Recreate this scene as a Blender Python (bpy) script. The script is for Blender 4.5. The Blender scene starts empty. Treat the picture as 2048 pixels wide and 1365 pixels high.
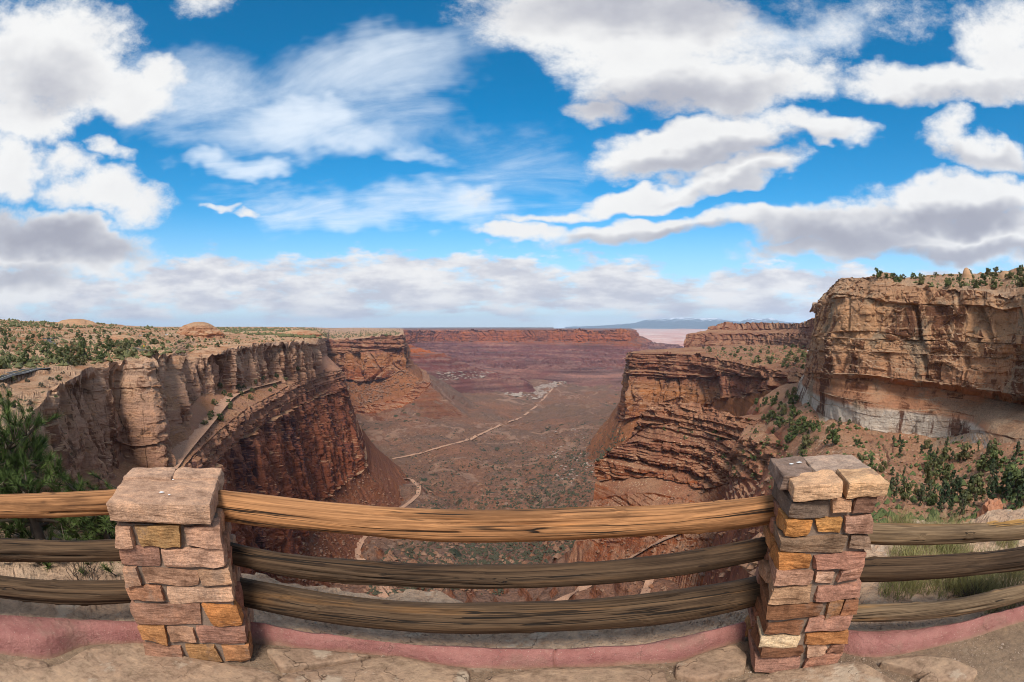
import bpy, bmesh, math, random
import numpy as np
from mathutils import Vector, Matrix
from mathutils.bvhtree import BVHTree

scene = bpy.context.scene
R = math.radians
# ------------------------------------------------------------------ camera
# an 18.6 mm equisolid fisheye, eye 1.7 m above the overlook paving
FPX, PITCH, EYE = 1060.0, R(-1.5), 1.7
cd = bpy.data.cameras.new('camera')
cam = bpy.data.objects.new('camera', cd)
scene.collection.objects.link(cam)
cam.location = (0, 0, EYE)
cam.rotation_euler = (R(90) + PITCH, 0, 0)
cd.type = 'PANO'
cd.sensor_width = 36.0
cd.clip_start, cd.clip_end = 0.05, 120000
pc = cd.cycles if hasattr(cd, 'cycles') and hasattr(cd.cycles, 'panorama_type') else cd
pc.panorama_type = 'FISHEYE_EQUISOLID'
pc.fisheye_lens = FPX / 2048 * 36.0
pc.fisheye_fov = R(200)
scene.camera = cam
scene.render.engine = 'CYCLES'
scene.cycles.use_denoising = True
scene.cycles.use_adaptive_sampling = True
scene.cycles.adaptive_threshold = 0.025
scene.cycles.filter_width = 0.95
scene.cycles.max_bounces = 4
scene.cycles.diffuse_bounces = 3
scene.cycles.glossy_bounces = 2
scene.cycles.transmission_bounces = 2
scene.cycles.transparent_max_bounces = 6
scene.cycles.volume_bounces = 0
scene.cycles.caustics_reflective = scene.cycles.caustics_refractive = False
# ------------------------------------------------------------------ exposure
vs = scene.view_settings
vs.view_transform = 'Standard'
vs.look = 'None'
vs.gamma = 1.0
vs.exposure = 0.82
# ------------------------------------------------------------------ sun, soft behind thin cloud, behind the camera
SUN_EL, SUN_AZ = R(47), R(182)          # azimuth clockwise from +Y (view direction)
sd = bpy.data.lights.new('sun', 'SUN')
sd.energy = 2.3
sd.angle = R(17)
sd.color = (1.0, 0.95, 0.87)
sun = bpy.data.objects.new('sun', sd)
scene.collection.objects.link(sun)
sdir = Vector((math.sin(SUN_AZ) * math.cos(SUN_EL), math.cos(SUN_AZ) * math.cos(SUN_EL), math.sin(SUN_EL)))
sun.rotation_euler = (-sdir).to_track_quat('-Z', 'Y').to_euler()
sun.location = sdir * 100


def ray(px, py):
    x = px - 1024.0; y = 682.5 - py
    r = math.hypot(x, y); th = 2 * math.asin(r / 2 / FPX); s = math.sin(th) / max(r, 1e-9)
    dx, dy, dz = x * s, math.cos(th), y * s
    c, n = math.cos(PITCH), math.sin(PITCH)
    return Vector((dx, dy * c - dz * n, dy * n + dz * c))


def azel(px, py):
    d = ray(px, py)
    return math.atan2(d.x, d.y), math.atan2(d.z, math.hypot(d.x, d.y))


# ------------------------------------------------------------------ node helper
class NT:
    def __init__(self, tree):
        self.t = tree; self.n = tree.nodes; self.l = tree.links

    def new(self, typ, **kw):
        nd = self.n.new(typ)
        for k, v in kw.items():
            setattr(nd, k, v)
        return nd

    def put(self, sock, v):
        if v is None:
            return
        if hasattr(v, 'is_output') or isinstance(v, bpy.types.NodeSocket):
            self.l.new(v, sock)
        else:
            if isinstance(v, (tuple, list)) and sock.type == 'RGBA' and len(v) == 3:
                v = (*v, 1)
            sock.default_value = v

    def m(self, op, a, b=None, c=None, clamp=False):
        nd = self.new('ShaderNodeMath', operation=op, use_clamp=clamp)
        self.put(nd.inputs[0], a); self.put(nd.inputs[1], b); self.put(nd.inputs[2], c)
        return nd.outputs[0]

    def vm(self, op, a, b=None, scale=None):
        nd = self.new('ShaderNodeVectorMath', operation=op)
        self.put(nd.inputs[0], a)
        if b is not None: self.put(nd.inputs[1], b)
        if scale is not None: self.put(nd.inputs['Scale'], scale)
        return nd.outputs[1] if op in ('DOT_PRODUCT', 'LENGTH') else nd.outputs[0]

    def sep(self, v):
        nd = self.new('ShaderNodeSeparateXYZ'); self.put(nd.inputs[0], v); return nd.outputs

    def comb(self, x, y, z):
        nd = self.new('ShaderNodeCombineXYZ')
        for i, v in enumerate((x, y, z)): self.put(nd.inputs[i], v)
        return nd.outputs[0]

    def noise(self, vec, scale=1, detail=4, rough=.55, dist=0, lac=2.0, color=False):
        nd = self.new('ShaderNodeTexNoise')
        self.put(nd.inputs['Vector'], vec); self.put(nd.inputs['Scale'], scale)
        nd.inputs['Detail'].default_value = detail; nd.inputs['Roughness'].default_value = rough
        nd.inputs['Distortion'].default_value = dist; nd.inputs['Lacunarity'].default_value = lac
        return nd.outputs['Color'] if color else nd.outputs['Fac']

    def voro(self, vec, scale=1, feature='F1', out='Distance', rand=1.0):
        nd = self.new('ShaderNodeTexVoronoi', feature=feature)
        self.put(nd.inputs['Vector'], vec); self.put(nd.inputs['Scale'], scale)
        nd.inputs['Randomness'].default_value = rand
        return nd.outputs[out]

    def ss(self, v, lo, hi, a=0.0, b=1.0):
        nd = self.new('ShaderNodeMapRange', interpolation_type='SMOOTHSTEP')
        self.put(nd.inputs[0], v)
        for i, x in enumerate((lo, hi, a, b)): self.put(nd.inputs[i + 1], x)
        return nd.outputs[0]

    def lin(self, v, lo, hi, a=0.0, b=1.0):
        nd = self.new('ShaderNodeMapRange')
        self.put(nd.inputs[0], v)
        for i, x in enumerate((lo, hi, a, b)): self.put(nd.inputs[i + 1], x)
        return nd.outputs[0]

    def mix(self, f, a, b, blend='MIX'):
        nd = self.new('ShaderNodeMix', data_type='RGBA', blend_type=blend)
        self.put(nd.inputs[0], f); self.put(nd.inputs[6], a); self.put(nd.inputs[7], b)
        return nd.outputs[2]

    def ramp(self, f, stops, interp='LINEAR'):
        nd = self.new('ShaderNodeValToRGB'); self.put(nd.inputs[0], f)
        cr = nd.color_ramp; cr.interpolation = interp
        while len(cr.elements) < len(stops): cr.elements.new(0.5)
        for e, (p, c) in zip(cr.elements, stops):
            e.position = p; e.color = (*c, 1)
        return nd.outputs[0]

    def bump(self, h, strength=.5, dist=.1, normal=None):
        nd = self.new('ShaderNodeBump')
        self.put(nd.inputs['Height'], h); nd.inputs['Strength'].default_value = strength
        nd.inputs['Distance'].default_value = dist
        if normal is not None: self.put(nd.inputs['Normal'], normal)
        return nd.outputs[0]


def newmat(name):
    m = bpy.data.materials.new(name); m.use_nodes = True
    m.node_tree.nodes.clear()
    return m, NT(m.node_tree)


def finish(nt, color, rough=.9, normal=None, spec=.15):
    b = nt.new('ShaderNodeBsdfPrincipled'); o = nt.new('ShaderNodeOutputMaterial')
    nt.put(b.inputs['Base Color'], color); nt.put(b.inputs['Roughness'], rough)
    b.inputs['Specular IOR Level'].default_value = spec
    if normal is not None: nt.put(b.inputs['Normal'], normal)
    nt.l.new(b.outputs[0], o.inputs[0])
    return b


# ------------------------------------------------------------------ world: Nishita sky with cloud layers
SKY_STRENGTH = 0.10
def make_world():
    w = bpy.data.worlds.new('World'); scene.world = w; w.use_nodes = True
    w.node_tree.nodes.clear()
    nt = NT(w.node_tree)
    sky = nt.new('ShaderNodeTexSky', sky_type='NISHITA')
    sky.sun_disc = False; sky.sun_elevation = SUN_EL; sky.sun_rotation = SUN_AZ
    sky.altitude = 1800; sky.air_density = 1.0; sky.dust_density = 0.3; sky.ozone_density = 3.0
    hs = nt.new('ShaderNodeHueSaturation'); hs.inputs['Saturation'].default_value = 1.42
    hs.inputs['Hue'].default_value = 0.486
    hs.inputs['Value'].default_value = SKYV
    nt.l.new(sky.outputs[0], hs.inputs['Color'])
    d = nt.new('ShaderNodeTexCoord').outputs['Generated']
    x, y, z = nt.sep(d)
    az = nt.m('MULTIPLY', nt.m('ARCTAN2', x, y), 180 / math.pi)
    el = nt.m('MULTIPLY', nt.m('ARCSINE', z), 180 / math.pi)
    ae = nt.comb(az, el, 0)

    def bodies(vec, lst, k=.25):
        """union of soft ellipses given in azimuth and elevation"""
        dens = None
        for (px, py, hw, hh, rot, amp) in lst:
            a, e = azel(px, py)
            a, e = math.degrees(a), math.degrees(e)
            # local size of a pixel in degrees
            a1, _ = azel(px + 4, py); _, e1 = azel(px, py - 4)
            wa, we = hw * abs(math.degrees(a1) - a) / 4, hh * abs(math.degrees(e1) - e) / 4
            mp = nt.new('ShaderNodeMapping', vector_type='TEXTURE')
            nt.put(mp.inputs[0], vec)
            mp.inputs[1].default_value = (a, e, 0); mp.inputs[2].default_value = (0, 0, R(rot)); mp.inputs[3].default_value = (wa, we, 1)
            q = nt.m('MULTIPLY_ADD', nt.vm('DOT_PRODUCT', mp.outputs[0], mp.outputs[0]), -amp, amp)
            dens = q if dens is None else nt.m('SMOOTH_MAX', dens, q, k)
        return nt.m('MAXIMUM', dens, -2.0)
    st = nt.vm('MULTIPLY', d, (1, 1, 1.7))
    wv = nt.noise(st, 7, 3, .6, color=True)
    aew = nt.vm('ADD', ae, nt.vm('MULTIPLY', nt.vm('SUBTRACT', wv, (.5, .5, .5)), (10, 6, 0)))
    bank = bodies(aew, CLOUDS)
    puff = nt.noise(st, 8, 10, .68, lac=2.2)
    # out of the frame the sky goes on as ordinary broken cumulus
    wide = nt.noise(st, 2.3, 2, .5)
    outside = nt.m('MAXIMUM', nt.ss(nt.m('ABSOLUTE', az), 62, 95), nt.ss(el, 42, 60))
    gen = nt.m('MULTIPLY', nt.m('SUBTRACT', wide, .44), 5.0)
    bank = nt.m('ADD', nt.m('MULTIPLY', bank, nt.m('SUBTRACT', 1, outside)), nt.m('MULTIPLY', gen, outside))
    dn = nt.m('MULTIPLY_ADD', nt.m('SUBTRACT', puff, .5), 3.6, bank)
    mask = nt.ss(dn, -.45, 1.05)
    shade = bodies(aew, SHADES, .3)
    fine = nt.noise(nt.vm('ADD', st, (0, 0, .03)), 10, 4, .55)
    sh = nt.m('MULTIPLY_ADD', nt.m('SUBTRACT', fine, .5), 1.5, nt.m('MAXIMUM', shade, -.9))
    sh = nt.m('ADD', nt.ss(sh, -1.5, 2.0), nt.ss(dn, .9, 3.4, 0, .12))
    ccol = nt.ramp(sh, [(0.0, (1, 1, .99)), (.3, (.86, .86, .87)), (.75, (.56, .57, .63)), (1, (.42, .43, .50))])
    ccol = nt.vm('SCALE', ccol, scale=CLOUDV)
    # ---- low stratocumulus deck on a plane, seen edge-on towards the horizon
    zz = nt.m('MAXIMUM', nt.m('ADD', z, .05), .02)
    zd = nt.m('MAXIMUM', nt.m('ADD', z, .11), .03)
    pd = nt.comb(nt.m('MULTIPLY', az, .10), nt.m('MULTIPLY', nt.m('POWER', nt.m('MAXIMUM', nt.m('ADD', el, 1.5), .01), .75), .62), 0)
    deck = nt.noise(pd, 1.25, 8, .62)
    azt = nt.m('ABSOLUTE', nt.m('ADD', az, 14))
    cover = nt.ss(el, 4.5, nt.ss(azt, 14, 34, 14.0, 10.0), .26, -.42)
    cover = nt.m('ADD', cover, nt.ss(el, 0, 3.0, -.34, 0))
    dk = nt.ss(nt.m('ADD', nt.m('MULTIPLY_ADD', nt.m('SUBTRACT', deck, .5), 1.5, .5), cover), .47, .72)
    dsh = nt.ss(nt.noise(nt.vm('ADD', pd, (3, .1, 0)), 1.6, 6, .6), .34, .66)
    dcol = nt.mix(dsh, (3.5, 3.6, 4.05), (5.5, 5.45, 5.4))
    # ---- cirrus veil
    ci = nt.noise(nt.vm('MULTIPLY', nt.comb(nt.m('MULTIPLY_ADD', nt.m('DIVIDE', y, zz), .35, nt.m('DIVIDE', x, zz)), nt.m('DIVIDE', y, zz), 0), (.9, 1.5, 1)), 1.3, 7, .64, dist=.5)
    cbias = nt.m('MAXIMUM', bodies(nt.vm('ADD', ae, nt.vm('MULTIPLY', nt.vm('SUBTRACT', wv, (.5, .5, .5)), (18, 9, 0))), CIRRUS, .35), -.35)
    cm = nt.m('MULTIPLY', nt.ss(nt.m('ADD', nt.m('MULTIPLY', ci, 1.5), cbias), .62, 1.75), .8)
    col = hs.outputs[0]
    # pale air low over the horizon
    col = nt.mix(nt.ss(el, -1, 14, .80, 0), col, (3.5, 4.6, 5.6))
    col = nt.mix(cm, col, (5.5, 5.9, 6.3))
    col = nt.mix(dk, col, dcol)
    col = nt.mix(mask, col, ccol)
    bg = nt.new('ShaderNodeBackground'); bg.inputs[1].default_value = SKY_STRENGTH
    nt.put(bg.inputs[0], col)
    o = nt.new('ShaderNodeOutputWorld'); nt.l.new(bg.outputs[0], o.inputs[0])
    w.cycles.sampling_method = 'MANUAL'; w.cycles.sample_map_resolution = 512


SKYV = 0.93
CLOUDV = 5.5
# cloud bodies where the photograph has them: pixel centre, half width, half height, tilt, strength
CLOUDS = [
    (95, 120, 190, 140, 0, 1.5), (250, 190, 110, 65, -8, 1.4), (335, 150, 48, 45, 0, 1.2), (50, 235, 120, 60, 0, 1.3),
    (10, 330, 70, 90, 0, 1.3), (120, 330, 80, 45, 0, 1.1), (200, 385, 150, 52, -6, 1.4), (110, 490, 220, 62, -4, 1.9), (30, 570, 130, 40, 0, 1.4),
    (225, 40, 55, 40, -40, .45), (395, 8, 55, 26, 0, .45), (222, 303, 40, 16, -20, .6), (436, 425, 22, 9, 0, .8), (495, 432, 34, 9, 0, .8),
    (1250, 50, 330, 110, -6, 1.7), (1370, 160, 240, 78, -6, 1.7), (1205, 222, 72, 32, 0, 1.2), (1560, 165, 150, 42, 0, 1.2),
    (1560, 70, 160, 60, 0, .35), (1900, 165, 230, 48, -4, 1.4), (2010, 90, 100, 100, 0, 1.2), (1830, 20, 90, 40, 0, .35),
    (1400, 290, 240, 52, 8, 1.8), (1650, 262, 140, 34, -10, 1.4), (1470, 345, 150, 28, 8, 1.5), (1300, 388, 190, 26, 12, 1.5), (1120, 434, 110, 12, 5, .9),
    (1040, 472, 110, 20, -5, 1.2), (1290, 462, 240, 28, 8, 1.6), (1540, 430, 150, 30, 0, 1.5), (1740, 455, 240, 62, -3, 1.9), (1920, 400, 200, 55, -5, 2.0), (1960, 480, 260, 55, 0, 1.8),
    (1960, 305, 95, 42, -15, 1.3), (1890, 262, 45, 26, 30, .6), (960, 398, 42, 16, 0, .5), (1660, 500, 180, 24, 0, 1.4),
]
# their undersides, turned from the light
SHADES = [(90, 160, 90, 50, 0, .5), (110, 480, 190, 42, -4, 1.5), (40, 545, 110, 30, 0, 1.0), (1300, 20, 300, 50, 0, .9), (1330, 205, 220, 45, 4, 1.1),
          (1430, 318, 220, 22, 6, 1.1), (1470, 362, 120, 12, 8, .7), (1320, 478, 240, 16, 6, .9), (1680, 475, 200, 55, 0, 1.4), (1920, 440, 170, 35, -3, 1.8), (1900, 510, 300, 22, 0, 1.3), (1960, 320, 80, 18, -10, .5), (1900, 195, 200, 16, 0, .5)]
CIRRUS = [(640, 255, 230, 70, 0, .85), (480, 335, 150, 36, 0, .85), (740, 140, 300, 85, 10, .6), (700, 415, 280, 50, 0, .5), (430, 200, 210, 110, 0, .5),
          (860, 240, 150, 70, -10, .35), (920, 420, 170, 50, 0, .7), (1050, 350, 160, 80, 0, .25), (1580, 70, 220, 60, 0, .5), (850, 310, 90, 30, -20, .5)]
make_world()
# ------------------------------------------------------------------ numpy noise
def _h(ix, iy, iz, seed):
    with np.errstate(over='ignore'):
        h = (ix.astype(np.uint32) * np.uint32(374761393) + iy.astype(np.uint32) * np.uint32(668265263)
             + iz.astype(np.uint32) * np.uint32(2246822519) + np.uint32(seed * 3266489917 & 0xffffffff))
        h = (h ^ (h >> np.uint32(13))) * np.uint32(1274126177)
        h ^= h >> np.uint32(16)
        h = h * np.uint32(2246822519); h ^= h >> np.uint32(13)
    return h


def h01(*a, seed=0):
    a = [np.asarray(q).astype(np.int64) for q in a]
    while len(a) < 3: a.append(np.zeros_like(a[0]))
    return _h(a[0], a[1], a[2], seed).astype(np.float64) / 4294967295.0


def perlin(p, seed=0):
    i = np.floor(p).astype(np.int64); f = p - i
    u = f * f * f * (f * (f * 6 - 15) + 10)
    out = 0
    for dx in (0, 1):
        wx = u[..., 0] if dx else 1 - u[..., 0]
        for dy in (0, 1):
            wy = u[..., 1] if dy else 1 - u[..., 1]
            for dz in (0, 1):
                wz = u[..., 2] if dz else 1 - u[..., 2]
                h = _h(i[..., 0] + dx, i[..., 1] + dy, i[..., 2] + dz, seed)
                gx = (h & np.uint32(1023)).astype(np.float64) / 511.5 - 1
                gy = ((h >> np.uint32(10)) & np.uint32(1023)).astype(np.float64) / 511.5 - 1
                gz = ((h >> np.uint32(20)) & np.uint32(1023)).astype(np.float64) / 511.5 - 1
                out = out + wx * wy * wz * (gx * (f[..., 0] - dx) + gy * (f[..., 1] - dy) + gz * (f[..., 2] - dz))
    return out * 1.1


def fbm(p, octv=4, seed=0, gain=.5, lac=2.03):
    s, a, n = 0, 1.0, 0
    for o in range(octv):
        s = s + a * perlin(p * lac ** o + o * 17.3, seed + o * 31); n += a; a *= gain
    return s / n * 1.6


def ridged(p, octv=3, seed=0):
    s, a, n = 0, 1.0, 0
    for o in range(octv):
        s = s + a * (1 - np.abs(perlin(p * 2.1 ** o + o * 9.7, seed + o * 13)) * 2); n += a; a *= .5
    return s / n


def sstep(x, a, b):
    t = np.clip((x - a) / (b - a), 0, 1); return t * t * (3 - 2 * t)


def pchip(y, t):
    """monotone interpolation of rows y (n,k) at t in 0..n-1"""
    y = np.asarray(y, float); n = len(y)
    d = np.diff(y, axis=0)
    m = np.zeros_like(y)
    for k in range(1, n - 1):
        a, b = d[k - 1], d[k]
        m[k] = np.where(a * b > 0, 2 * a * b / np.where(np.abs(a + b) < 1e-12, 1, a + b), 0)
    m[0], m[-1] = d[0], d[-1]
    i = np.clip(np.floor(t).astype(int), 0, n - 2); f = (t - i)[:, None]
    return ((2 * f ** 3 - 3 * f ** 2 + 1) * y[i] + (f ** 3 - 2 * f ** 2 + f) * m[i]
            + (-2 * f ** 3 + 3 * f ** 2) * y[i + 1] + (f ** 3 - f ** 2) * m[i + 1])


TERR = []      # (name, bvh) of everything things can stand on


def mesh_grid(name, P, mat, smooth=False, label=None, kind='structure', bvh=True, mats=None, matrow=None):
    """grid of points (rows, cols, 3) -> mesh object"""
    nr, nc = P.shape[:2]
    idx = np.arange(nr * nc).reshape(nr, nc)
    q = np.stack([idx[:-1, :-1], idx[1:, :-1], idx[1:, 1:], idx[:-1, 1:]], -1).reshape(-1, 4)
    me = bpy.data.meshes.new(name)
    me.vertices.add(nr * nc); me.vertices.foreach_set('co', P.reshape(-1).astype(np.float32))
    me.loops.add(q.size); me.loops.foreach_set('vertex_index', q.reshape(-1).astype(np.int32))
    me.polygons.add(len(q))
    me.polygons.foreach_set('loop_start', np.arange(0, q.size, 4, dtype=np.int32))
    me.polygons.foreach_set('use_smooth', np.full(len(q), smooth))
    for m_ in (mats or [mat]): me.materials.append(m_)
    if matrow is not None:
        mi = np.repeat(np.asarray(matrow[:nr - 1])[:, None], nc - 1, 1).reshape(-1)
        me.polygons.foreach_set('material_index', mi.astype(np.int32))
    me.update(calc_edges=True); me.validate()
    o = bpy.data.objects.new(name, me); scene.collection.objects.link(o)
    if kind: o['kind'] = kind
    if label: o['label'] = label
    if bvh:
        S = P[::2, ::2]; r2, c2 = S.shape[:2]
        id2 = np.arange(r2 * c2).reshape(r2, c2)
        q2 = np.stack([id2[:-1, :-1], id2[1:, :-1], id2[1:, 1:], id2[:-1, 1:]], -1).reshape(-1, 4)
        TERR.append((name, BVHTree.FromPolygons(S.reshape(-1, 3).tolist(), q2.tolist())))
    return o


def hit(px, py, names=None):
    """the first terrain point that the eye sees in this direction"""
    d = ray(px, py); best = None
    for nm, b in TERR:
        if names and nm not in names: continue
        r = b.ray_cast(Vector((0, 0, EYE)), d)
        if r[0] is not None and (best is None or r[3] < best[0]):
            best = (r[3], r[0], r[1], nm)
    return best


def drop(x, y, names=None, ztop=400):
    best = None
    for nm, b in TERR:
        if names and nm not in names: continue
        r = b.ray_cast(Vector((x, y, ztop)), Vector((0, 0, -1)))
        if r[0] is not None and (best is None or r[0].z > best[0].z):
            best = (r[0], r[1], nm)
    return best


def pt(g):
    """control point -> (azimuth, distance, z).  (px, py, D): pixel and distance.  (px, 'z', D, z): azimuth of a pixel column, distance, height"""
    if len(g) == 4:
        return (azel(g[0], 655)[0], g[2], g[3])
    a, e = azel(g[0], g[1])
    return (a, g[2], EYE + g[2] * math.tan(e))


def style(layer=0, lz=6., block=0, lb=12., lzb=15., crack=0, cw=.12, fb=0, lf=20., gully=0, lg=30., zs=3.0, shape=1.0, horiz=1.0, lump=0., ll=60., terr=0., ts=.85, chip=0., lc=14., butt=0., lbt=40.):
    return dict(layer=layer, lz=lz, block=block, lb=lb, lzb=lzb, crack=crack, cw=cw, fb=fb, lf=lf, gully=gully, lg=lg, zs=zs, shape=shape, horiz=horiz, lump=lump, ll=ll, terr=terr, ts=ts, chip=chip, lc=lc, butt=butt, lbt=lbt)


def loft(name, guides, nu, rows, styles, mat, seed=0, smooth=False, label=None, ref=1, mats=None, segmat=None, bvh=True, out=None, sink=0):
    G = [np.array([pt(g) for g in gd]) for gd in guides]
    G[-1][:, 2] -= sink
    n = len(G[0])
    # even columns in angle along the reference guide
    tt = np.linspace(0, n - 1, 60 * n)
    r = pchip(G[ref], tt)
    ang = np.hypot(np.diff(r[:, 0]) * 57.3, np.diff(np.arctan2(r[:, 2] - EYE, r[:, 1])) * 57.3) + .004
    cum = np.concatenate([[0], np.cumsum(ang)])
    t = np.interp(np.linspace(0, cum[-1], nu), cum, tt)
    X = []
    for g in G:
        c = pchip(g, t); X.append(np.stack([np.sin(c[:, 0]) * c[:, 1], np.cos(c[:, 0]) * c[:, 1], c[:, 2]], 1))
    Pr, seg = [], []
    for k in range(len(G) - 1):
        M = rows[k]
        vv = np.linspace(0, 1, M, endpoint=(k == len(G) - 2))
        for v in vv:
            w = v
            hz = v ** styles[k]['shape']
            p = X[k] * (1 - w) + X[k + 1] * w
            p[:, 2] = X[k][:, 2] * (1 - hz) + X[k + 1][:, 2] * hz
            Pr.append(p); seg.append(k + v)
    P = np.array(Pr); seg = np.array(seg)
    nr = len(P)
    # row-wise style values, softened over the joints
    def par(key):
        a = np.array([styles[min(int(s), len(styles) - 1)][key] for s in seg], float)
        k = np.array([.25, .5, .25]); ap = np.pad(a, 1, mode='edge')
        return np.convolve(ap, k, 'valid')[:, None]
    du = np.gradient(P, axis=1); dv = np.gradient(P, axis=0)
    N = np.cross(du, dv); N /= np.linalg.norm(N, axis=-1, keepdims=True) + 1e-9
    toeye = np.array([0, 0, EYE]) - P
    sg = np.sign((N * toeye).sum(-1).mean())
    if out is not None: sg = out
    N = N * (sg if sg else 1)
    flat = np.cross(du, np.array([0, 0, 1.0])); flat /= np.linalg.norm(flat, axis=-1, keepdims=True) + 1e-9
    flat *= np.sign((flat * N).sum(-1, keepdims=True) + 1e-6)
    steep = np.clip(1.25 - np.abs(N[..., 2:3]) * 1.25, 0, 1)
    Dir = N * (1 - steep) + flat * steep
    s = np.concatenate([[0], np.cumsum(np.linalg.norm(np.diff(X[ref][:, :2], axis=0), axis=1))])
    s = np.minimum(s, s)[None, :] + np.zeros((nr, 1))
    z = P[..., 2]
    lowp = fbm(np.stack([P[..., 0], P[..., 1], z], -1) / 55.0, 2, seed + 3)
    disp = np.zeros((nr, nu)); lift = np.zeros((nr, nu))
    lay, lzz = par('layer'), par('lz')
    if lay.max() > 0:
        q = (z + lowp * 1.4 + .5 * perlin(np.stack([s / 9, z * 0, z / 9], -1), seed + 8)) / lzz
        li = np.floor(q); f = q - li
        a = h01(li, seed=seed + 5); b = h01(li + 1, seed=seed + 5)
        o1 = a + (b - a) * sstep(f, .7, 1)
        q2 = q * 2.7 + 5; l2 = np.floor(q2); f2 = q2 - l2
        o2 = h01(l2, seed=seed + 6) + (h01(l2 + 1, seed=seed + 6) - h01(l2, seed=seed + 6)) * sstep(f2, .6, 1)
        mod = .65 + .6 * perlin(np.stack([s / 45, z / 12, z * 0 + seed], -1), seed + 9)
        disp += lay * ((o1 - .5) + .45 * (o2 - .5)) * mod
    blk, lb, lzb = par('block'), par('lb'), par('lzb')
    if blk.max() > 0:
        wz = (z + lowp * 5) / lzb
        wi = np.floor(wz + .3 * perlin(np.stack([s / lb / 1.3, s * 0, z * 0], -1), seed + 15))
        wob = perlin(np.stack([s / lb * .6, z / lzb * .5, z * 0], -1), seed + 11) * .9
        q = s / lb + wob + h01(wi, seed=seed + 12) * .8
        bi = np.floor(q); f = q - bi
        o = h01(bi, wi, seed=seed + 13)
        on = h01(bi + 1, wi, seed=seed + 13)
        disp += blk * (o + (on - o) * sstep(f, .8, 1.0) - .5)
        qb = q * 2.3; bb = np.floor(qb)
        disp += blk * .4 * (h01(bb, np.floor(wz * 2.2), seed=seed + 14) - .5)
    cr = par('crack')
    if cr.max() > 0:
        q = s / lb / 1.6 + perlin(np.stack([s / lb / 4, z / 60, z * 0], -1), seed + 21) * 1.3
        i = np.floor(q); f = q - i
        pos = .25 + .5 * h01(i, seed=seed + 22)
        dd = np.abs(f - pos) / par('cw')
        disp -= cr * np.exp(-dd ** 2) * (.25 + h01(i, seed=seed + 23))
    fb, lf = par('fb'), par('lf')
    if fb.max() > 0:
        pp = np.stack([P[..., 0] / lf, P[..., 1] / lf, z / lf * (1 / par('zs') * 3)], -1)
        disp += fb * fbm(pp, 5, seed + 31, gain=.55)
    bt = par('butt')
    if bt.max() > 0:                     # buttresses and recesses that run the height of the wall
        lb_ = np.maximum(par('lbt'), 1)
        q = np.stack([s / lb_ + .15 * lowp, z / lb_ * .12, s * 0], -1)
        v = 1 - np.abs(perlin(q, seed + 81)) * 2.6
        disp += bt * (np.clip(1 - v, 0, 1) - .45) + bt * .45 * perlin(q * 2.6, seed + 82)
    ch, lc = par('chip'), par('lc')
    if ch.max() > 0:                     # slabs spalled off in sheets: steps with sharp edges
        pp = np.stack([P[..., 0] / lc, P[..., 1] / lc, z / lc * 1.3], -1)
        v = fbm(pp + .35 * fbm(pp * 2.7, 2, seed + 62)[..., None], 3, seed + 61, gain=.6) * 3.2
        k = np.floor(v); f = v - k
        disp += ch * (k + sstep(f, .82, 1.0)) / 2.2
    gl, lg = par('gully'), par('lg')
    if gl.max() > 0:
        q = np.stack([s / lg + lowp, seg[:, None] * .8 + s * 0, s * 0], -1)
        lift += -gl * np.clip(ridged(q, 3, seed + 41), 0, 1) ** 2
    lm, ll = par('lump'), par('ll')
    if lm.max() > 0:
        pp = np.stack([P[..., 0] / ll, P[..., 1] / ll, z * 0 + seed], -1)
        lift += lm * fbm(pp, 5, seed + 51, gain=.5)
    P = P + Dir * disp[..., None]
    P[..., 2] += lift
    th = par('terr')
    if th.max() > 0:
        thv = np.maximum(th, 1e-3); z = P[..., 2]
        w = (z + lowp * th * .6 + .35 * th * fbm(P / 300.0, 3, seed + 71)) / thv
        k = np.floor(w); f = w - k
        stp = sstep(f, .35 + .3 * h01(k, seed=seed + 72), .98)
        hs_ = .5 + h01(k, seed=seed + 73)
        P[..., 2] = np.where(th > .01, z + (k + stp - w) * thv * np.clip(par('ts') * hs_, 0, 1), z)
    mr = None
    if segmat is not None:
        mr = [segmat[min(int(s_), len(segmat) - 1)] for s_ in seg]
    o = mesh_grid(name, P, mat, smooth=smooth, label=label, mats=mats, matrow=mr, bvh=bvh)
    return o


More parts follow.
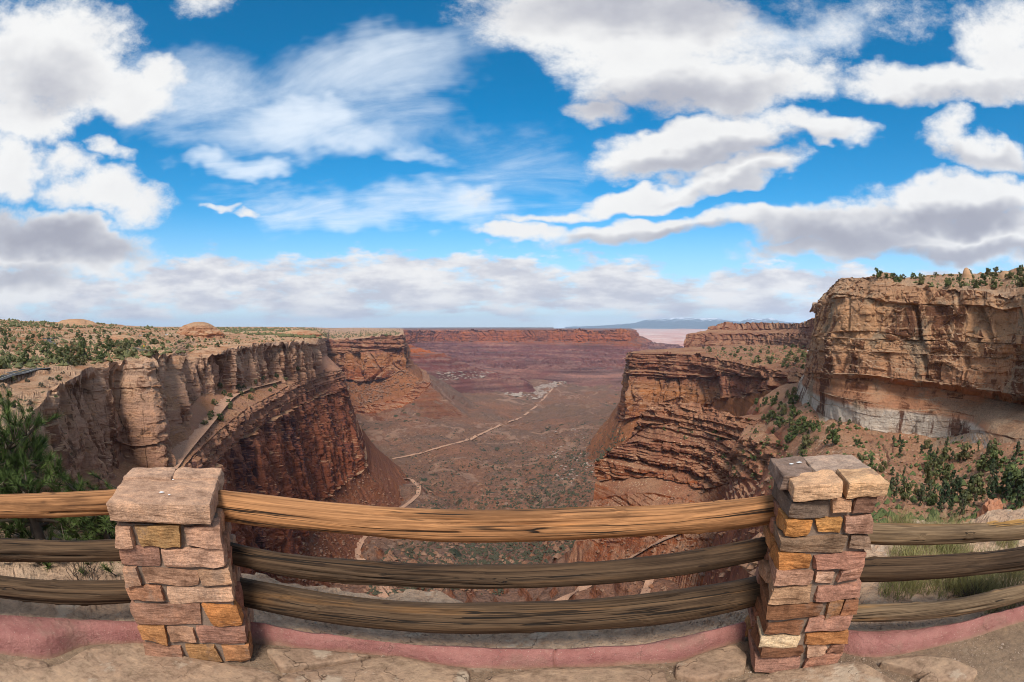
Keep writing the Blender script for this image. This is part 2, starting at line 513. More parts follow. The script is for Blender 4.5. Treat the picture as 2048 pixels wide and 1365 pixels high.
# ------------------------------------------------------------------ rock materials
def rock_mat(name, z0, z1, stops, sand, sand2, unit=1.0, varnish=.5, vcol=(.075, .035, .028), warp=6., patch=(.42, .27, .16), patchv=.4,
             strata=.5, sz=.35, sandlo=.45, sandhi=.7, bump=.5, speck=0., streak=.06, gray=None, dots=None, chips=None, sandbed=0., sat=1.15, joint=None, wash=None, sandlo2=0, vlo=.53):
    m, nt = newmat(name)
    geo = nt.new('ShaderNodeNewGeometry')
    pos = geo.outputs['Position']; nx, ny, nz = nt.sep(geo.outputs['Normal'])
    x, y, z = nt.sep(pos)
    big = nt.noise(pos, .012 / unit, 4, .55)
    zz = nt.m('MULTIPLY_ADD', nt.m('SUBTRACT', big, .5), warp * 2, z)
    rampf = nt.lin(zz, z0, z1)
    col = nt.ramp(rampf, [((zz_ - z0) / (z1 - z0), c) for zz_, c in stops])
    # fine bedding
    bed = nt.noise(nt.comb(nt.m('MULTIPLY', x, .03), nt.m('MULTIPLY', y, .03), nt.m('MULTIPLY', zz, 1.0)), sz / unit, 5, .65)
    col = nt.mix(strata, col, nt.mix(1.0, col, nt.ramp(bed, [(.25, (.38, .34, .34)), (.5, (.95, .95, .95)), (.75, (1.55, 1.42, 1.3))]), 'MULTIPLY'))
    # weathered patches
    pn = nt.noise(pos, .07 / unit, 6, .62)
    col = nt.mix(nt.m('MULTIPLY', nt.ss(pn, .5, .68), patchv), col, patch)
    if gray:
        gn = nt.noise(nt.vm('ADD', pos, (31, 7, 3)), .045 / unit, 6, .6)
        col = nt.mix(nt.m('MULTIPLY', nt.ss(gn, .54, .62), .75), col, gray)
    # desert varnish: dark sheets and drips with ragged edges
    vn = nt.noise(nt.comb(x, y, nt.m('MULTIPLY', z, .35)), .05 / unit, 8, .66)
    dn = nt.noise(nt.comb(nt.m('MULTIPLY', x, 1.0), nt.m('MULTIPLY', y, 1.0), nt.m('MULTIPLY', z, streak)), .45 / unit, 4, .6)
    vm = nt.m('MAXIMUM', nt.ss(vn, vlo, vlo + .05), nt.m('MULTIPLY', nt.ss(dn, .55, .68), nt.ss(vn, .42, .56)))
    steep = nt.ss(nt.m('ABSOLUTE', nz), .75, .4)
    col = nt.mix(nt.m('MULTIPLY', nt.m('MULTIPLY', vm, steep), varnish), col, vcol)
    # joints
    if joint:
        jw = nt.vm('ADD', nt.comb(x, y, nt.m('MULTIPLY', z, joint[1])), nt.vm('SCALE', nt.noise(pos, .12 / unit, 3, .6, color=True), scale=6 * unit))
        je = nt.voro(jw, joint[0] / unit, 'DISTANCE_TO_EDGE')
        jm = nt.m('MULTIPLY', nt.ss(je, .035, .006), nt.ss(pn, .44, .6))
        col = nt.mix(nt.m('MULTIPLY', nt.m('MULTIPLY', jm, steep), .7), col, (.03, .017, .013))
    # loose sand and scree on the gentle ground
    fn = nt.noise(pos, .9 / unit, 6, .7)
    sc = nt.mix(nt.ss(nt.noise(pos, .03 / unit, 5, .6), .35, .65), sand, sand2)
    sc = nt.mix(1.0, sc, nt.ramp(fn, [(.3, (.55, .53, .52)), (.5, (1, 1, 1)), (.72, (1.45, 1.4, 1.35))]), 'MULTIPLY')
    if chips:
        ch = nt.voro(pos, chips[1] / unit, 'F1')
        cl = nt.noise(pos, .02 / unit, 4, .6)
        sc = nt.mix(nt.m('MULTIPLY', nt.ss(ch, .34, .2), nt.ss(cl, .44, .6)), sc, chips[0])
    if dots:
        dv = nt.voro(nt.vm('ADD', pos, (13, 5, 0)), dots[1] / unit, 'F1')
        dl = nt.noise(pos, .016 / unit, 4, .6)
        sc = nt.mix(nt.m('MULTIPLY', nt.ss(dv, .3, .2), nt.ss(dl, .45, .6)), sc, dots[0])
    if wash:
        wn = nt.m('ABSOLUTE', nt.m('SUBTRACT', nt.noise(pos, .011 / unit, 4, .55), .5))
        sc = nt.mix(nt.m('MULTIPLY', nt.ss(wn, .016, .004), .8), sc, wash)
        gp = nt.noise(nt.vm('ADD', pos, (400, 90, 0)), .006 / unit, 5, .6)
        sc = nt.mix(nt.m('MULTIPLY', nt.ss(gp, .5, .62), .7), sc, (.155, .102, .076))
        sc = nt.mix(nt.m('MULTIPLY', nt.ss(gp, .42, .34), .6), sc, (.24, .115, .075))
    if sandbed:
        sc = nt.mix(sandbed, sc, nt.mix(1.0, sc, nt.ramp(bed, [(.36, (.42, .38, .41)), (.5, (.95, .95, .95)), (.63, (1.55, 1.45, 1.36))]), 'MULTIPLY'))
    sm = nt.ss(nt.m('ADD', nz, nt.m('MULTIPLY', nt.m('SUBTRACT', pn, .5), .5)), sandlo, sandhi)
    col = nt.mix(sm, col, sc)
    hgt = nt.m('ADD', nt.m('MULTIPLY', bed, .9), nt.m('MULTIPLY_ADD', fn, .5, nt.m('MULTIPLY', nt.noise(pos, .2 / unit, 6, .6), 1.2)))
    hs = nt.new('ShaderNodeHueSaturation'); hs.inputs['Saturation'].default_value = sat; nt.put(hs.inputs['Color'], col)
    finish(nt, hs.outputs[0], .95, nt.bump(hgt, bump, 2.2 * unit), .08)
    return m


NAVAJO = rock_mat('pale_sandstone', -80, 20,
                  [(-80, (.34, .19, .135)), (-45, (.41, .25, .18)), (-25, (.47, .305, .22)), (-12, (.52, .36, .265)), (5, (.52, .36, .265))],
                  (.50, .345, .24), (.36, .195, .12), unit=.8, varnish=.75, vcol=(.13, .062, .042), patchv=.4, patch=(.44, .27, .165), strata=.5, sz=.3, sandlo=.6, sandhi=.85,
                  dots=((.06, .068, .03), .2), joint=(.055, .35), bump=1.0, vlo=.52)
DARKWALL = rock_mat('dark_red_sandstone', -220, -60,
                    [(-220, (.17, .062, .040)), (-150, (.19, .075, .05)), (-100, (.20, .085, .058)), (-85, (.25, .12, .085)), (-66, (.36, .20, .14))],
                    (.40, .25, .165), (.32, .17, .105), unit=1.2, varnish=.85, vcol=(.06, .032, .034), patchv=.35, patch=(.30, .14, .09), strata=.4, sz=.16, sandlo=.85, sandhi=.98,
                    streak=.04, chips=((.36, .21, .14), .3), joint=(.06, .3), bump=.8)
MIDWALL = rock_mat('banded_red_sandstone', -210, -30,
                   [(-210, (.27, .105, .062)), (-175, (.23, .09, .056)), (-130, (.30, .14, .08)), (-105, (.33, .165, .095)), (-88, (.23, .11, .078)), (-70, (.21, .095, .068)), (-45, (.24, .115, .083))],
                   (.34, .20, .13), (.25, .13, .088), unit=2.0, varnish=.75, vcol=(.075, .038, .033), patchv=.3, patch=(.34, .19, .125), strata=.75, sz=.24, sandlo=.5, sandhi=.75,
                   chips=((.42, .28, .19), .2), joint=(.06, .5), bump=.8)
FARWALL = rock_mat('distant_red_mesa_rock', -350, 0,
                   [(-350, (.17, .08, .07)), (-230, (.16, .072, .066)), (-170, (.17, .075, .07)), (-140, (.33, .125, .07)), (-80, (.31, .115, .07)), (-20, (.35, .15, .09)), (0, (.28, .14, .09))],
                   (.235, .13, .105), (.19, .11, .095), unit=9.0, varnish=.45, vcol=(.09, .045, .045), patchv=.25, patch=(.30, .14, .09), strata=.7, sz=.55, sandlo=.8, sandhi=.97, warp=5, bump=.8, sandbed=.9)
FLOOR = rock_mat('canyon_floor_earth', -345, -120,
                 [(-345, (.15, .075, .055)), (-280, (.165, .08, .055)), (-200, (.22, .10, .065)), (-120, (.27, .125, .08))],
                 (.22, .12, .085), (.165, .105, .08), unit=4.0, varnish=.35, strata=.6, sz=.5, sandlo=.55, sandhi=.85, patchv=.3, patch=(.27, .17, .125),
                 chips=((.27, .18, .135), .35), dots=((.045, .05, .032), .13), bump=.8, wash=(.30, .19, .14), sandlo2=1)
BENCH = rock_mat('right_bench_scree', -75, -10,
                 [(-75, (.23, .10, .07)), (-55, (.28, .13, .09)), (-35, (.33, .18, .12)), (-10, (.42, .27, .18))],
                 (.35, .21, .14), (.28, .155, .105), unit=.7, varnish=.4, strata=.7, sz=.4, sandlo=.5, sandhi=.75, patchv=.3,
                 chips=((.47, .33, .24), .3), bump=.6)
BIGWALL = rock_mat('golden_cliff_sandstone', -45, 40,
                   [(-45, (.55, .46, .37)), (-33.5, (.55, .46, .37)), (-32, (.43, .215, .13)), (-24, (.46, .225, .125)), (-18, (.40, .205, .12)), (-5, (.49, .28, .16)), (10, (.47, .265, .15)), (22, (.44, .245, .145)), (40, (.46, .32, .2))],
                   (.42, .285, .19), (.34, .195, .12), unit=.8, varnish=.9, vcol=(.13, .055, .034), patchv=.45, patch=(.46, .29, .185), strata=.35, sz=.3, sandlo=.6, sandhi=.85,
                   streak=.05, warp=1.6, gray=(.27, .205, .14), joint=(.032, .5), bump=1.0, sat=1.06, vlo=.505)
LEDGE = rock_mat('thin_bedded_red_ledges', -160, -50,
                 [(-160, (.25, .10, .062)), (-130, (.27, .115, .07)), (-105, (.19, .08, .055)), (-85, (.235, .115, .082)), (-60, (.31, .165, .112))],
                 (.34, .195, .13), (.26, .13, .088), unit=1.0, varnish=.75, vcol=(.08, .04, .035), patchv=.3, patch=(.42, .26, .165), strata=.85, sz=.3, sandlo=.45, sandhi=.7,
                 chips=((.46, .31, .21), .3), joint=(.1, .6), bump=.8)

TALUS = rock_mat('red_scree', -330, -60, [(-330, (.16, .075, .055)), (-200, (.21, .088, .055)), (-60, (.24, .11, .07))],
                 (.225, .10, .062), (.185, .085, .058), unit=1.6, varnish=.3, strata=.5, sz=.4, sandlo=.5, sandhi=.8, patchv=.35, patch=(.28, .14, .09), chips=((.27, .14, .09), .4), dots=((.04, .045, .028), .09), bump=.7)
TALUS_O = rock_mat('orange_scree', -330, -100, [(-330, (.17, .085, .06)), (-250, (.23, .11, .068)), (-150, (.27, .125, .072))],
                 (.275, .13, .078), (.22, .105, .066), unit=3.0, varnish=.3, strata=.5, sz=.4, sandlo=.5, sandhi=.8, patchv=.3, patch=(.38, .2, .11), chips=((.42, .26, .16), .25), bump=.7)
# ------------------------------------------------------------------ landforms
CLIFF = style(layer=3.0, lz=7, block=3.5, lb=14, lzb=24, crack=4, cw=.10, fb=2.2, lf=26)
SLOPE = style(gully=1.5, lg=30, fb=.6, lf=12, lump=1.2, ll=30)
TOP = style(lump=2.0, ll=45, fb=.4, lf=8)

# left plateau and the pale fin cliff under it
loft('left_plateau', [
    [(-260, 654, 9000), (-60, 654, 9000), (60, 654, 9000), (135, 654, 9000), (205, 654, 9000), (285, 654, 9000), (345, 654, 9000), (360, 654, 9000), (385, 654, 9000), (440, 654, 9000), (500, 654, 9000), (530, 654, 9000), (610, 655, 9000), (640, 655.5, 9000), (650, 656, 9000), (658, 656, 9000)],
    [(-260, 640, 700), (-60, 639, 750), (60, 642, 800), (135, 644, 850), (205, 648, 900), (285, 654, 1000), (345, 657, 1200), (360, 657, 1300), (385, 657, 1500), (440, 656, 2000), (500, 655, 2500), (530, 655, 2500), (610, 656, 2800), (640, 661, 2300), (648, 667, 2100), (656, 672, 2350)],
    [(-260, 720, 200), (-60, 705, 300), (60, 695, 400), (135, 692, 430), (205, 690, 450), (285, 688, 500), (345, 685, 560), (360, 685, 580), (385, 684, 650), (440, 681, 720), (500, 677, 800), (530, 675, 900), (610, 674, 1000), (636, 677, 1050), (645, 679, 1250), (655, 678.5, 1850)],
    [(-260, 1010, 60), (-60, 900, 80), (50, 845, 118), (128, 765, 190), (205, 734, 270), (285, 722, 290), (340, 713, 345), (356, 714, 395), (376, 722, 445), (440, 703, 480), (500, 691, 560), (530, 685, 600), (610, 684, 690), (632, 690, 740), (642, 686, 1000), (654, 682, 1650)],
    [(-260, 'z', 52, -58), (-60, 'z', 72, -64), (90, 'z', 100, -68), (165, 'z', 168, -68), (215, 'z', 250, -68), (298, 'z', 262, -67), (336, 'z', 300, -64), (362, 'z', 355, -63), (392, 'z', 425, -61), (440, 776, 468), (505, 764, 548), (535, 758, 600), (615, 742, 690), (634, 738, 735), (644, 'z', 990, -64), (656, 'z', 1640, -90)],
], 540, [30, 60, 90, 170], [style(lump=3, ll=160), style(lump=4.0, ll=80, fb=1, lf=30, terr=2.2), style(lump=2.6, ll=34, fb=.8, lf=9, terr=1.6),
     style(layer=3.0, lz=9, block=6, lb=17, lzb=55, crack=14, cw=.06, fb=3.2, lf=24, zs=2, chip=2.2, lc=20, butt=16, lbt=34)], NAVAJO, 11, ref=3, sink=14,
    label='pale slickrock plateau with a fluted fin cliff below its rim')

# bench with the dirt road, dark wall below it
loft('left_bench', [
    [(80, 'z', 160, -52), (200, 'z', 320, -54), (345, 'z', 330, -53), (375, 'z', 380, -52), (402, 'z', 450, -51), (436, 'z', 520, -50), (500, 'z', 600, -49), (530, 'z', 650, -49), (612, 'z', 745, -50), (638, 'z', 840, -50), (650, 'z', 1050, -50)],
    [(170, 'z', 150, -72), (300, 'z', 235, -70), (395, 905, 290), (425, 876, 335), (470, 838, 405), (500, 815, 460), (547, 790, 550), (590, 767, 650), (640, 748, 780), (684, 741, 880), (682, 738, 1050)],
    [(205, 'z', 142, -100), (320, 'z', 225, -98), (402, 955, 285), (432, 925, 328), (478, 885, 396), (510, 862, 450), (558, 832, 540), (602, 810, 640), (652, 790, 765), (700, 793, 862), (694, 770, 1050)],
    [(240, 'z', 132, -180), (340, 'z', 215, -185), (430, 'z', 270, -186), (470, 'z', 312, -188), (520, 'z', 380, -190), (560, 'z', 432, -192), (600, 'z', 520, -195), (650, 1002, 600), (700, 960, 700), (736, 926, 800), (722, 850, 1050)],
    [(300, 'z', 120, -215), (390, 'z', 200, -215), (500, 'z', 250, -225), (560, 'z', 290, -228), (610, 'z', 352, -235), (650, 'z', 405, -238), (700, 'z', 490, -240), (750, 'z', 575, -250), (800, 'z', 680, -262), (850, 'z', 820, -275), (800, 'z', 1100, -275)],
], 330, [60, 70, 150, 60], [style(lump=.9, ll=16, fb=.5, lf=6),
     style(layer=5, lz=5, block=5, lb=9, lzb=9, crack=3, cw=.12, fb=2.0, lf=14), style(layer=.8, lz=22, block=3.5, lb=15, lzb=120, crack=10, cw=.09, fb=3.4, lf=26, zs=.7, chip=3.0, lc=30, butt=9, lbt=36),
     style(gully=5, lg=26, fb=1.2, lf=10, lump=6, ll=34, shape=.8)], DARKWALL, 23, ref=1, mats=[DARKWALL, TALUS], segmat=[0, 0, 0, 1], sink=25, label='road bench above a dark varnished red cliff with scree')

# promontory further along the left side
loft('left_promontory', [
    [(540, 655, 9000), (617, 656, 9000), (650, 656, 9000), (690, 656, 9000), (725, 656, 9000), (760, 657, 9000), (800, 657.5, 8000), (806, 658, 8000), (808, 659, 7000)],
    [(540, 682, 2150), (617, 681, 2150), (650, 680, 2200), (690, 680, 2180), (728, 676, 2040), (765, 673, 2000), (803, 672, 1980), (808, 670, 2300), (803, 667, 3000)],
    [(540, 712, 2130), (617, 710, 2130), (650, 709, 2180), (690, 708, 2150), (730, 703, 2025), (767, 700, 1985), (807, 696, 1965), (812, 690, 2300), (806, 684, 3000)],
    [(545, 762, 2080), (617, 762, 2090), (652, 762, 2110), (692, 760, 2090), (736, 763, 1985), (770, 757, 1950), (812, 735, 1940), (818, 722, 2300), (812, 706, 3000)],
    [(560, 806, 1900), (640, 808, 1920), (680, 808, 1930), (716, 810, 1900), (760, 806, 1850), (800, 795, 1850), (845, 758, 1880), (842, 742, 2350), (828, 724, 3000)],
    [(570, 822, 1850), (660, 824, 1880), (690, 824, 1880), (726, 826, 1860), (770, 820, 1810), (812, 810, 1810), (862, 770, 1850), (856, 750, 2350), (840, 733, 3000)],
    [(590, 'z', 1600, -300), (680, 'z', 1600, -300), (720, 'z', 1600, -300), (770, 'z', 1600, -300), (810, 'z', 1650, -305), (860, 'z', 1700, -305), (985, 'z', 1750, -318), (990, 'z', 2400, -325), (930, 'z', 3000, -330)],
], 300, [26, 40, 70, 60, 18, 30], [style(lump=6, ll=400), style(layer=12, lz=9, block=10, lb=30, lzb=14, fb=5, lf=40), style(layer=4, lz=30, block=16, lb=45, lzb=160, crack=22, cw=.09, fb=8, lf=90, zs=1.0, chip=8, lc=90, butt=40, lbt=150),
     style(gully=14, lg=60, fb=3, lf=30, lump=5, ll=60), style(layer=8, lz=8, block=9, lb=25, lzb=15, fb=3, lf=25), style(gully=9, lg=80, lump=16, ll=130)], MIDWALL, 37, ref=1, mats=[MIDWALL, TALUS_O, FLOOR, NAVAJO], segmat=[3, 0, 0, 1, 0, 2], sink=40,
    label='red cliff promontory with an orange scree apron')

# far mesa wall across the canyon
def _f(px, py, D): return (px, py, D)
fx = [740, 790, 812, 850, 880, 920, 970, 1030, 1090, 1150, 1200, 1240, 1256, 1264, 1275]
fD = [5600, 5400, 5300, 5700, 5900, 5600, 5400, 5300, 5100, 4950, 4800, 4650, 4600, 5200, 6500]
def frow(ys, dd, xo=None):
    return [(x + (xo[i] if xo else 0), y, d + (dd[i] if isinstance(dd, list) else dd)) for i, (x, y, d) in enumerate(zip(fx, ys, fD))]
loft('far_mesa', [
    [(x, 657.3, 11000) for x in fx[:-2]] + [(1259, 657.5, 11000), (1262, 657.5, 11000)],
    frow([660, 660, 660.5, 661, 661, 661, 661, 660.5, 660, 660, 661, 661, 661.5, 661.5, 661], 0),
    frow([684, 685, 687, 684, 683, 683, 682, 683, 682, 683, 683, 681, 681, 678, 672], -40, [0] * 12 + [4, 6, 8]),
    frow([695, 697, 699, 693, 692, 691, 692, 693, 692, 694, 694, 690, 690, 688, 682], -160, [0] * 11 + [8, 20, 26, 30]),
    frow([718, 718, 718, 714, 712, 712, 714, 716, 716, 717, 716, 708, 704, 700, 690], [-700] * 10 + [-600, -500, -450, -500, -600], [0] * 10 + [5, 20, 50, 70, 90]),
    frow([740, 740, 740, 738, 736, 734, 735, 738, 738, 739, 738, 733, 728, 716, 703], [-1500] * 4 + [-1500, -1500, -1500, -1700, -1750, -1700, -1500, -1150, -1000, -1000, -1000], [0] * 10 + [10, 40, 80, 100, 110]),
    [(x + o, 'z', d - 2100, -385) for x, d, o in zip(fx, fD, [0] * 10 + [15, 50, 90, 110, 120])],
], 420, [6, 44, 14, 60, 60, 14], [style(), style(layer=8, lz=50, block=16, lb=40, lzb=400, crack=14, cw=.16, fb=14, lf=110, zs=.7, butt=26, lbt=300), style(gully=10, lg=90, fb=6, lf=60),
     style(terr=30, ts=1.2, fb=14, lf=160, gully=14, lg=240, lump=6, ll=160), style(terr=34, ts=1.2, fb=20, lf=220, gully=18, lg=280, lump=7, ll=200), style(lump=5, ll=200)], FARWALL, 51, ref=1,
    label='long flat topped red mesa wall across the canyon')

# terraced spur under the promontory
loft('terraced_spur', [
    [(790, 'z', 3700, -230), (815, 'z', 3700, -230), (850, 'z', 3700, -250), (890, 'z', 3700, -270), (930, 'z', 3600, -300), (990, 'z', 3500, -330), (1050, 'z', 3400, -360), (1090, 'z', 3300, -420)],
    [(790, 684, 3050), (815, 688, 3050), (848, 697, 3020), (888, 706, 3000), (922, 722, 2980), (975, 740, 3000), (1035, 751, 3000), (1085, 'z', 3000, -360)],
    [(790, 712, 2800), (815, 713, 2800), (850, 717, 2780), (888, 723, 2760), (925, 733, 2760), (980, 747, 2780), (1040, 755, 2820), (1085, 'z', 2850, -360)],
    [(780, 745, 2500), (815, 747, 2500), (860, 748, 2500), (905, 750, 2500), (945, 752, 2540), (995, 756, 2600), (1045, 760, 2650), (1085, 'z', 2700, -360)],
    [(780, 'z', 2200, -340), (815, 'z', 2200, -340), (860, 'z', 2200, -340), (905, 'z', 2200, -345), (945, 'z', 2250, -350), (995, 'z', 2300, -355), (1045, 'z', 2350, -360), (1085, 'z', 2400, -420)],
], 220, [10, 50, 50, 12], [style(), style(terr=24, ts=1.3, fb=8, lf=80, gully=8, lg=130, lump=5, ll=90), style(terr=24, ts=1.3, fb=8, lf=80, gully=10, lg=130, lump=9, ll=130), style(lump=9, ll=120)], FARWALL, 57, ref=1,
    label='terraced spur of layered purple red rock below the far mesa')

# right promontory
loft('right_promontory', [
    [(1290, 700, 1900), (1370, 696, 1800), (1400, 694, 1750), (1440, 692, 1650), (1480, 690, 1500), (1530, 690, 1250), (1590, 694, 900), (1625, 700, 700), (1680, 712, 520)],
    [(1272, 703, 1600), (1256, 706, 1150), (1263, 706.5, 1010), (1340, 708, 970), (1392, 710, 930), (1458, 722, 800), (1530, 738, 640), (1607, 748, 520), (1680, 760, 440)],
    [(1268, 735, 1580), (1250, 745, 1140), (1257, 752, 1000), (1335, 756, 950), (1392, 756, 905), (1458, 752, 780), (1530, 756, 625), (1607, 757, 510), (1680, 766, 436)],
    [(1262, 770, 1560), (1236, 832, 1120), (1252, 842, 960), (1305, 828, 925), (1388, 815, 880), (1460, 795, 755), (1530, 779, 610), (1607, 768, 500), (1680, 775, 430)],
    [(1230, 800, 1500), (1170, 880, 1080), (1190, 905, 930), (1300, 'z', 800, -220), (1388, 'z', 780, -200), (1460, 'z', 680, -150), (1530, 'z', 560, -100), (1607, 'z', 470, -80), (1680, 'z', 410, -70)],
], 360, [60, 80, 110, 50], [style(lump=3.5, ll=60, fb=2, lf=25, terr=4), style(layer=10, lz=7, block=8, lb=22, lzb=9, crack=3, cw=.1, fb=4, lf=30), style(layer=2.5, lz=12, block=5, lb=30, lzb=60, crack=8, cw=.07, fb=4, lf=50, zs=1.2, chip=4, lc=45, butt=16, lbt=70),
     style(gully=8, lg=40, lump=9, ll=60, fb=1, lf=12)], MIDWALL, 61, ref=1, mats=[MIDWALL, TALUS_O], segmat=[0, 0, 0, 1], sink=30, label='stepped red promontory with banded orange face')

# butte behind it
loft('right_butte', [
    [(1420, 'z', 2300, -10), (1440, 'z', 2300, -10), (1500, 'z', 2200, -10), (1560, 'z', 2000, -10), (1600, 'z', 1600, -5), (1640, 'z', 1000, 0), (1690, 'z', 700, 10)],
    [(1418, 655, 1960), (1450, 645.5, 1950), (1500, 646, 1900), (1552, 646.5, 1750), (1600, 647, 1320), (1628, 636, 950), (1690, 640, 640)],
    [(1412, 661, 1930), (1444, 659, 1920), (1500, 661, 1860), (1556, 659, 1700), (1600, 656, 1270), (1630, 655, 900), (1690, 655, 620)],
    [(1372, 669, 1850), (1400, 668.5, 1840), (1470, 668.5, 1760), (1540, 668, 1560), (1594, 668, 1200), (1632, 674, 860), (1690, 674, 600)],
    [(1366, 701, 1800), (1400, 699, 1780), (1470, 697, 1680), (1540, 696, 1480), (1592, 698, 1120), (1634, 705, 800), (1690, 705, 580)],
], 240, [4, 26, 26, 50], [style(), style(layer=3, lz=14, block=9, lb=24, lzb=40, crack=10, cw=.1, fb=4, lf=40), style(lump=3, ll=30, fb=2, lf=20, layer=2, lz=5), style(layer=7, lz=8, block=9, lb=26, lzb=20, crack=8, cw=.1, fb=5, lf=40)],
    MIDWALL, 67, ref=1, label='small flat topped red butte above the right promontory')

# the big golden cliff on the right
loft('right_cliff', [
    [(1620, 'z', 620, 22), (1660, 'z', 520, 24), (1700, 'z', 440, 28), (1770, 545, 430), (1810, 556, 420), (1870, 551, 410), (1950, 545, 400), (2010, 540, 390), (2070, 531, 380), (2200, 520, 360)],
    [(1620, 'z', 560, 20), (1640, 'z', 420, 24), (1684, 560, 300), (1758, 554, 272), (1800, 569, 266), (1862, 578, 256), (1968, 582, 236), (2006, 596, 228), (2060, 582, 206), (2200, 570, 176)],
    [(1628, 605, 520), (1636, 620, 390), (1668, 590, 288), (1740, 598, 264), (1790, 606, 259), (1862, 610, 250), (1968, 612, 232), (2006, 620, 223), (2060, 612, 203), (2200, 600, 174)],
    [(1622, 672, 500), (1628, 674, 370), (1648, 675, 283), (1730, 678, 258), (1788, 680, 252), (1862, 682, 244), (1968, 686, 226), (2006, 688, 218), (2060, 690, 198), (2200, 690, 170)],
    [(1618, 702, 495), (1622, 703, 365), (1646, 703, 279), (1730, 704, 254), (1788, 706, 248), (1862, 710, 240), (1968, 716, 224), (2006, 719, 219), (2060, 724, 202), (2200, 730, 176)],
    [(1610, 742, 490), (1612, 745, 360), (1644, 748, 277), (1726, 750, 251), (1786, 757, 245), (1862, 765, 237), (1964, 780, 221), (2006, 786, 214), (2060, 794, 198), (2200, 805, 172)],
    [(1608, 748, 492), (1610, 752, 362), (1642, 757, 279), (1724, 760, 255), (1784, 768, 251), (1862, 776, 245), (1962, 793, 234), (2006, 801, 228), (2060, 812, 212), (2200, 830, 186)],
    [(1602, 756, 488), (1602, 768, 356), (1648, 786, 274), (1722, 802, 249), (1800, 820, 243), (1880, 821, 235), (1938, 832, 226), (2000, 838, 205), (2060, 848, 185), (2200, 870, 150)],
    [(1598, 764, 486), (1594, 792, 350), (1652, 834, 270), (1730, 856, 246), (1806, 872, 240), (1882, 876, 232), (1940, 862, 218), (2000, 872, 180), (2060, 884, 155), (2200, 900, 120)],
    [(1580, 'z', 440, -70), (1580, 'z', 310, -64), (1640, 'z', 232, -56), (1730, 'z', 206, -52), (1806, 'z', 200, -50), (1882, 'z', 192, -48), (1950, 'z', 170, -42), (2010, 'z', 130, -36), (2070, 'z', 100, -32), (2200, 'z', 70, -26)],
], 400, [50, 50, 80, 34, 60, 12, 46, 50, 16], [style(lump=4, ll=30, fb=1.2, lf=12, terr=2.5),
     style(layer=1.4, lz=5, fb=2.2, lf=22, block=1.8, lb=16, lzb=10, crack=2.0, cw=.07, chip=1.6, lc=13), style(layer=1.6, lz=9, block=4.0, lb=24, lzb=18, crack=5, cw=.035, fb=2.2, lf=26, chip=1.6, lc=20, butt=5, lbt=42), style(layer=2.0, lz=5, block=2.0, lb=14, lzb=7, fb=1.0, lf=16, chip=1.2, lc=9),
     style(layer=1.8, lz=7, block=2.6, lb=14, lzb=12, crack=3, cw=.06, fb=1.6, lf=18, chip=1.4, lc=15), style(block=1.5, lb=5, lzb=12, fb=.8, lf=6), style(layer=1.2, lz=4, fb=.8, lf=12, lump=.6, ll=14),
     style(layer=.5, lz=7, fb=.9, lf=22, crack=1.2, cw=.03, block=.8, lb=30, lzb=12), style(lump=1.5, ll=12, gully=.8, lg=10)], BIGWALL, 71, ref=1,
    label='tall golden sandstone cliff with dark varnish, alcove and white basal band')

# thin-bedded spur in front of the right promontory
loft('ledge_spur', [
    [(1215, 'z', 560, -190), (1262, 'z', 560, -150), (1308, 'z', 560, -120), (1400, 'z', 560, -100), (1490, 'z', 500, -80), (1540, 'z', 470, -70), (1580, 'z', 420, -62)],
    [(1204, 915, 482), (1258, 876, 480), (1306, 810, 470), (1400, 812, 440), (1488, 838, 395), (1530, 838, 380), (1580, 826, 350)],
    [(1206, 918, 478), (1258, 880, 474), (1312, 848, 455), (1400, 862, 425), (1478, 882, 378), (1522, 866, 365), (1576, 848, 340)],
    [(1194, 922, 472), (1252, 886, 462), (1326, 884, 438), (1404, 895, 412), (1466, 908, 370), (1514, 900, 345), (1570, 880, 325)],
    [(1191, 962, 468), (1252, 958, 448), (1330, 957, 428), (1400, 976, 402), (1462, 966, 362), (1510, 950, 335), (1570, 925, 312)],
    [(1186, 1004, 455), (1252, 988, 428), (1325, 990, 400), (1392, 1004, 388), (1450, 1010, 350), (1510, 1000, 315), (1570, 970, 295)],
    [(1150, 1080, 430), (1225, 1085, 390), (1310, 1075, 362), (1380, 1080, 340), (1440, 1080, 318), (1510, 1060, 285), (1580, 1030, 255)],
    [(1110, 'z', 380, -230), (1200, 'z', 340, -220), (1290, 'z', 310, -210), (1370, 'z', 290, -190), (1430, 'z', 270, -180), (1500, 'z', 240, -160), (1570, 'z', 210, -140)],
], 300, [14, 70, 40, 80, 30, 50, 30], [style(), style(layer=8, lz=4.5, block=5, lb=10, lzb=6, crack=2, cw=.1, fb=2.2, lf=12), style(layer=4, lz=4, lump=1.5, ll=12, fb=1.5, lf=8), style(layer=7, lz=4, block=5, lb=9, lzb=6, crack=2.5, cw=.12, fb=2, lf=12),
     style(layer=.8, lz=6, fb=.8, lf=18, lump=.8, ll=20), style(layer=3, lz=5, block=3, lb=12, lzb=8, lump=1.5, ll=14, fb=1, lf=8), style(lump=2, ll=14, gully=2, lg=14)], LEDGE, 83, ref=1,
    label='spur of thin overhanging red ledges above a smooth bowl')

